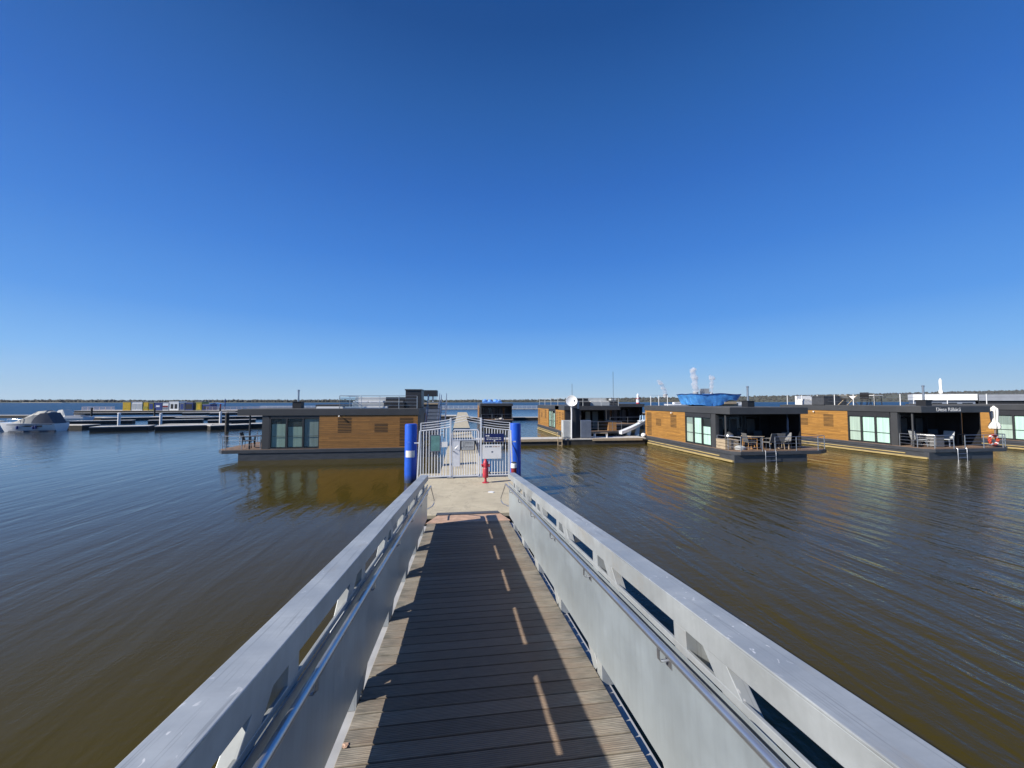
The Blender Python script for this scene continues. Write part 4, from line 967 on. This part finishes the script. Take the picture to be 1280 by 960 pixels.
t = MB(); t.tube([(.15,-.12,1.15),(.3,-.2,1.55),(1.4,-.72,1.58),(2.6,-1.0,1.5),(2.7,-1.02,1.08)], .018, 5); t.tube([(1.4,-.72,1.58),(1.4,-.72,1.1)], .016, 5); t.build('bow_rail', M['steel'], ya)
for x, z in ((3.05,1.9),(4.25,2.45),(5.5,2.56)):
    t = MB(); t.tube([(x,-1.17+.0,1.02),(x,-1.06,z*.72+.28),(x,-.42,z+.035),(x,.42,z+.035),(x,1.06,z*.72+.28),(x,1.17,1.02)], .03, 5); t.build('canopy_hoop', M['canvas'], ya, smooth=True)
sb = thing('sport_boat', 'small white sport boat with tilted canopy behind the covered yacht', 'boat', (-71.2, 77.6, 0), radians(-4))
boat_hull(sb, 6.2, 2.1, .75, .85, 'gelcoat')
t = MB(); t.loft([[(x,-.8,z0),(x,-.7,z1),(x,.7,z1),(x,.8,z0)] for x,z0,z1 in ((.9,.85,.95),(1.9,.8,1.9),(2.6,.8,2.0),(3.0,.78,.95))]); t.build('canopy', M['offwhite'], sb)
t = MB(); t.box(3.1,5.6,-.75,.75,.76,.92); t.build('seat_cover', M['bluegrey'], sb, bevel=.05)
kb2 = thing('motor_boat', 'long pale grey motor boat hull cut off at the left edge of the picture', 'boat', (-61.2, 53.0, 0), radians(3))
boat_hull(kb2, 7.6, 2.4, .9, 1.0, 'gelcoat')
t = MB(); t.loft([[(x,-1.0,.95),(x,-.8,z1),(x,.8,z1),(x,1.0,.95)] for x,z1 in ((2.0,1.0),(3.4,1.25),(5.2,1.3),(6.8,1.05))]); t.build('canvas_cover', M['canvas'], kb2, smooth=True)
# floating cabins of the far island
fi = pontoon('wide far pontoon carrying the coloured cabins', (-112,133), (-60,131), 9, .7, group=None)
def cabin(label, x0, x1, y, z1, m, win=None, band=None):
    x0, x1 = (-75.7+(x_+74.5)*.875 for x_ in (x0, x1)); o = thing('floating_cabin', label, 'cabin', ((x0+x1)/2, y, .7), radians(-2.2), 0, 'coloured cabins on the far pontoon'); w_ = (x1-x0)/2
    t = MB(); t.box(-w_,w_,-1.6,1.6,0,z1-.7); t.build('wall', M[m], o)
    t = MB(); t.box(-w_-.03,w_+.03,-1.65,1.65,z1-.699,z1-.6); t.build('roof', M['palegrey' if m != 'white' else 'white'], o)
    for (a,b_,c_,d_,mm) in (win or []):
        t = MB(); t.box(a,b_,-1.63,-1.601,c_,d_); t.build('window', M[mm], o)
    return o
cabin('yellow cabin at the left end of the far pontoon', -101.6, -99.2, 130, 3.2, 'yellow', [(-1.0,1.0,.5,.55,'olive')])
cabin('large white cabin between the two yellow cabins', -99.1, -95.6, 130, 3.15, 'white', [(-1.5,-.1,.3,2.0,'palegrey'),(.1,1.5,.3,2.0,'palegrey')])
cabin('yellow cabin right of the large white cabin', -95.5, -93.8, 130, 3.2, 'yellow', [(-.6,.6,.3,1.2,'olive')])
cabin('dark olive cabin beside the blue cabin', -93.7, -92.2, 130, 2.9, 'olive', [(-.5,.5,.3,2.0,'deepblue')])
cabin('blue cabin with a small white emblem', -92.1, -89.6, 130, 3.05, 'deepblue', [(-.5,.5,1.0,1.5,'white')])
cabin('low white cabin with a red and dark band', -89.5, -87.6, 130, 2.9, 'white', [(-.7,.7,.9,1.4,'darkred'),(-.7,.7,.2,.8,'bluegrey')])
cabin('tall white cabin with two dark windows', -87.4, -84.4, 130, 3.3, 'white', [(-.9,-.2,.5,1.9,'black'),(.2,.9,.5,1.9,'black')])
cabin('blue grey cabin right of the tall white cabin', -84.2, -82.6, 130, 2.9, 'bluegrey', [(-.4,.4,.3,1.9,'deepblue')])
cabin('deep blue cabin near the right end of the far pontoon', -82.5, -80.0, 130, 3.1, 'deepblue', [(-.9,.9,.3,1.9,'black')])
cabin('olive yellow cabin near the right end of the far pontoon', -79.0, -77.2, 130, 3.2, 'olive', [(-.4,.5,.3,1.9,'yellow')])
cabin('low dark cabin at the right end of the far pontoon', -77.0, -74.5, 130, 2.5, 'deepblue', [(-.8,.8,.3,1.2,'black')])
su = thing('sunshade', 'blue sunshade on a dark mast at the right end of the far cabins', 'sunshade', (-72.5, 130, .6))
t = MB(); t.tube([(0,0,0),(0,0,3.6)], .12, 6); t.build('mast', M['deepblue'], su)
t = MB(); t.loft([[(-4.4,-1.2,1.6),(-4.4,1.2,1.6),(-4.4,1.2,1.7),(-4.4,-1.2,1.7)],[(-2.6,-.8,2.3),(-2.6,.8,2.3),(-2.6,.8,2.4),(-2.6,-.8,2.4)],[(-.2,-.3,1.9),(-.2,.3,1.9),(-.2,.3,2.0),(-.2,-.3,2.0)]]); t.build('canopy', M['palebluetarp'], su)
def rail_fence(label, a, b):
    o = thing('railing_fence', label, 'railing', (*a, .6), atan2(b[1]-a[1], b[0]-a[0])); L_ = hypot(b[0]-a[0], b[1]-a[1])
    t = MB()
    for z in (.35,.75,1.1): t.box(0, L_, -.03, .03, z, z+.10)
    t.build('rails', M['pinkwhite'], o); n = int(L_/1.6)
    for i in range(n+1): MB().box(i*1.6, i*1.6+.10, -.045, .045, 0, 1.2).build('post', M['pinkwhite'], o)
    return o
pontoon('far walkway under the pink railing right of the cabins', (-76,128), (-50,130), 3, .6)
rail_fence('pale pink railing on the far walkway right of the cabins', (-76,127), (-50,129))
rail_fence('pale pink railing on the far pontoon left of the yellow cabin', (-111,129.5), (-102,129))

# ------------------------------------------------- right background marina
RZ = radians(-46)
fh = thing('floating_hall', 'long low hall with white roof edge behind the lettered houseboat', 'building', (82.2, 60, 0), RZ)
t = MB(); t.box(0,7.4,.4,5,.5,3.6); t.build('wall', M['bluegrey'], fh)
t = MB(); t.box(-.1,7.6,0,5.3,3.62,4.72); t.build('roof', M['white'], fh, bevel=.03)
t = MB(); t.box(-.3,7.7,-.5,5.5,-.3,.5); t.build('float', M['float_side'], fh)
for i in range(4):
    t = MB(); t.box(.5+i*1.8,1.7+i*1.8,.37,.399,.9,3.2); t.build('window', M['doorglass'], fh)
gh = thing('floating_hall', 'low hall with grey roof right of the white roofed hall', 'building', (82.2+7.75*cos(RZ), 60+7.75*sin(RZ), 0), RZ)
t = MB(); t.box(0,14,.4,5,.5,3.5); t.build('wall', M['black'], gh)
t = MB(); t.box(0,14.2,0,5.3,3.52,4.58); t.build('roof', plain('blue_grey_roof_sheet', (.26,.28,.32), .5, 0, .12, .8), gh, bevel=.03)
t = MB(); t.box(0,14.5,-.5,5.5,-.3,.5); t.build('float', M['float_side'], gh)
closed_parasol('closed white parasol standing on the white roofed hall', 87.5, 59.6, 4.72, 3.0, False, low=.03)
for i, (x, y) in enumerate(((52,74),(60,80),(69,86),(44,92),(56,98))):
    pontoon(['dark sided pontoon of the right marina seen just over the deckchair','dark sided pontoon of the right marina behind the storage box','dark sided pontoon of the right marina left of the white roofed hall','far pontoon of the right marina behind the first flue','far pontoon of the right marina behind the roof garden table'][i], (x, y), (x+13, y-2), 2)
for i, (x, y, l_) in enumerate(((118,210,13),(134,214,12),(150,220,14),(168,226,12))):
    o = thing('moored_boat', ['white far boat moored just right of the blue tarp','second white far boat right of the blue tarp','third white far boat right of the blue tarp, near the flue','white far boat moored just right of the flue'][i], 'boat', (x, y, 0), radians(-8), 0, 'far white boats moored behind the tarp houseboat')
    boat_hull(o, l_, 3.2, 1.5, 1.9, 'gelcoat')
    t = MB(); t.box(l_*.35,l_*.8,-1.1,1.1,1.5,2.9); t.build('cabin', M['white'], o)
    t = MB(); t.box(l_*.4,l_*.75,-1.13,-1.101,2.0,2.6); t.build('window', M['bluegrey'], o)
# --------------------------------------------------- far power station, steam
ps = thing('power_station', 'far grey boiler house of a power station below the right steam plume', 'power station', (1690, 2500, 10))
t = MB(); t.box(0,46,0,40,0,82); t.build('boiler_house', M['concretegrey'], ps)
t = MB(); t.box(50,64,0,30,0,60); t.build('annex', M['concretegrey'], ps)
def tower(label, x, y, h, r):
    o = thing('cooling_tower', label, 'cooling tower', (x, y, 5), 0, 0, 'far cooling towers'); t = MB()
    t.lathe([(r,0),(r*.8,h*.4),(r*.66,h*.75),(r*.70,h)], n=20); t.build('shell', M['concretegrey'], o, smooth=True)
tower('far cooling tower at the foot of the left steam plume', 1405, 2500, 48, 22)
tower('far cooling tower at the foot of the tall middle steam plume', 1632, 2500, 62, 26)
tower('far cooling tower at the foot of the right steam plume', 1752, 2500, 58, 16)
def steam_mat():
    m, nt, b = nodes('white_steam'); nt.nodes.remove(b); out = nt.nodes['Material Output']
    v = N(nt, 'ShaderNodeVolumePrincipled'); v.inputs['Color'].default_value = (.97,.97,.98,1); v.inputs['Anisotropy'].default_value = .2
    d = math_(nt, 'MULTIPLY', ramp(nt, noise(nt, coords(nt), .035, 4, .6), [(.40, 0), (.62, 1)]), .10)
    nt.links.new(d, v.inputs['Density']); nt.links.new(v.outputs[0], out.inputs['Volume']); return m
M['steam'] = steam_mat()
def plume(label, x, y, z0, z1, r0, r1, dx, seed):
    rg = random.Random(seed); t = MB(); n = 14; secs = []
    for i in range(n+1):
        f = i/n; z = z0+(z1-z0)*f; r = (r0+(r1-r0)*f)*rg.uniform(.75,1.2)*(1 if 0 < i < n else .5); cx = dx*f**1.5+rg.uniform(-1,1)*r*.25
        secs.append([(cx+r*(1+rg.uniform(-.15,.15))*cos(2*PI*k/14), r*sin(2*PI*k/14), z) for k in range(14)])
    t.loft(secs); o = t.build('steam_plume', M['steam'], smooth=True); o.location = (x, y, 0)
    tag(o, label, 'steam', 'steam plumes over the far power station')
plume('thin leaning steam plume farthest left over the hills', 1405, 2500, 50, 150, 14, 20, -50, 1)
plume('tallest steam plume, above the middle of the blue tarp', 1632, 2500, 60, 240, 20, 24, -20, 2)
plume('narrow steam plume right of the tallest one', 1752, 2500, 55, 190, 10, 20, 5, 5)

# ----------------------------------------------------------------------- air
hz_ = MB(); hz_.box(-3000, 3600, -300, 2750, -1, 262)
hm, nt, b = nodes('pale_air'); nt.nodes.remove(b)
v = N(nt, 'ShaderNodeVolumePrincipled'); v.inputs['Color'].default_value = (.86,.92,1,1); v.inputs['Density'].default_value = .00003; v.inputs['Anisotropy'].default_value = .3
nt.links.new(v.outputs[0], nt.nodes['Material Output'].inputs['Volume'])
tag(hz_.build('haze', hm), None, None, kind='stuff')
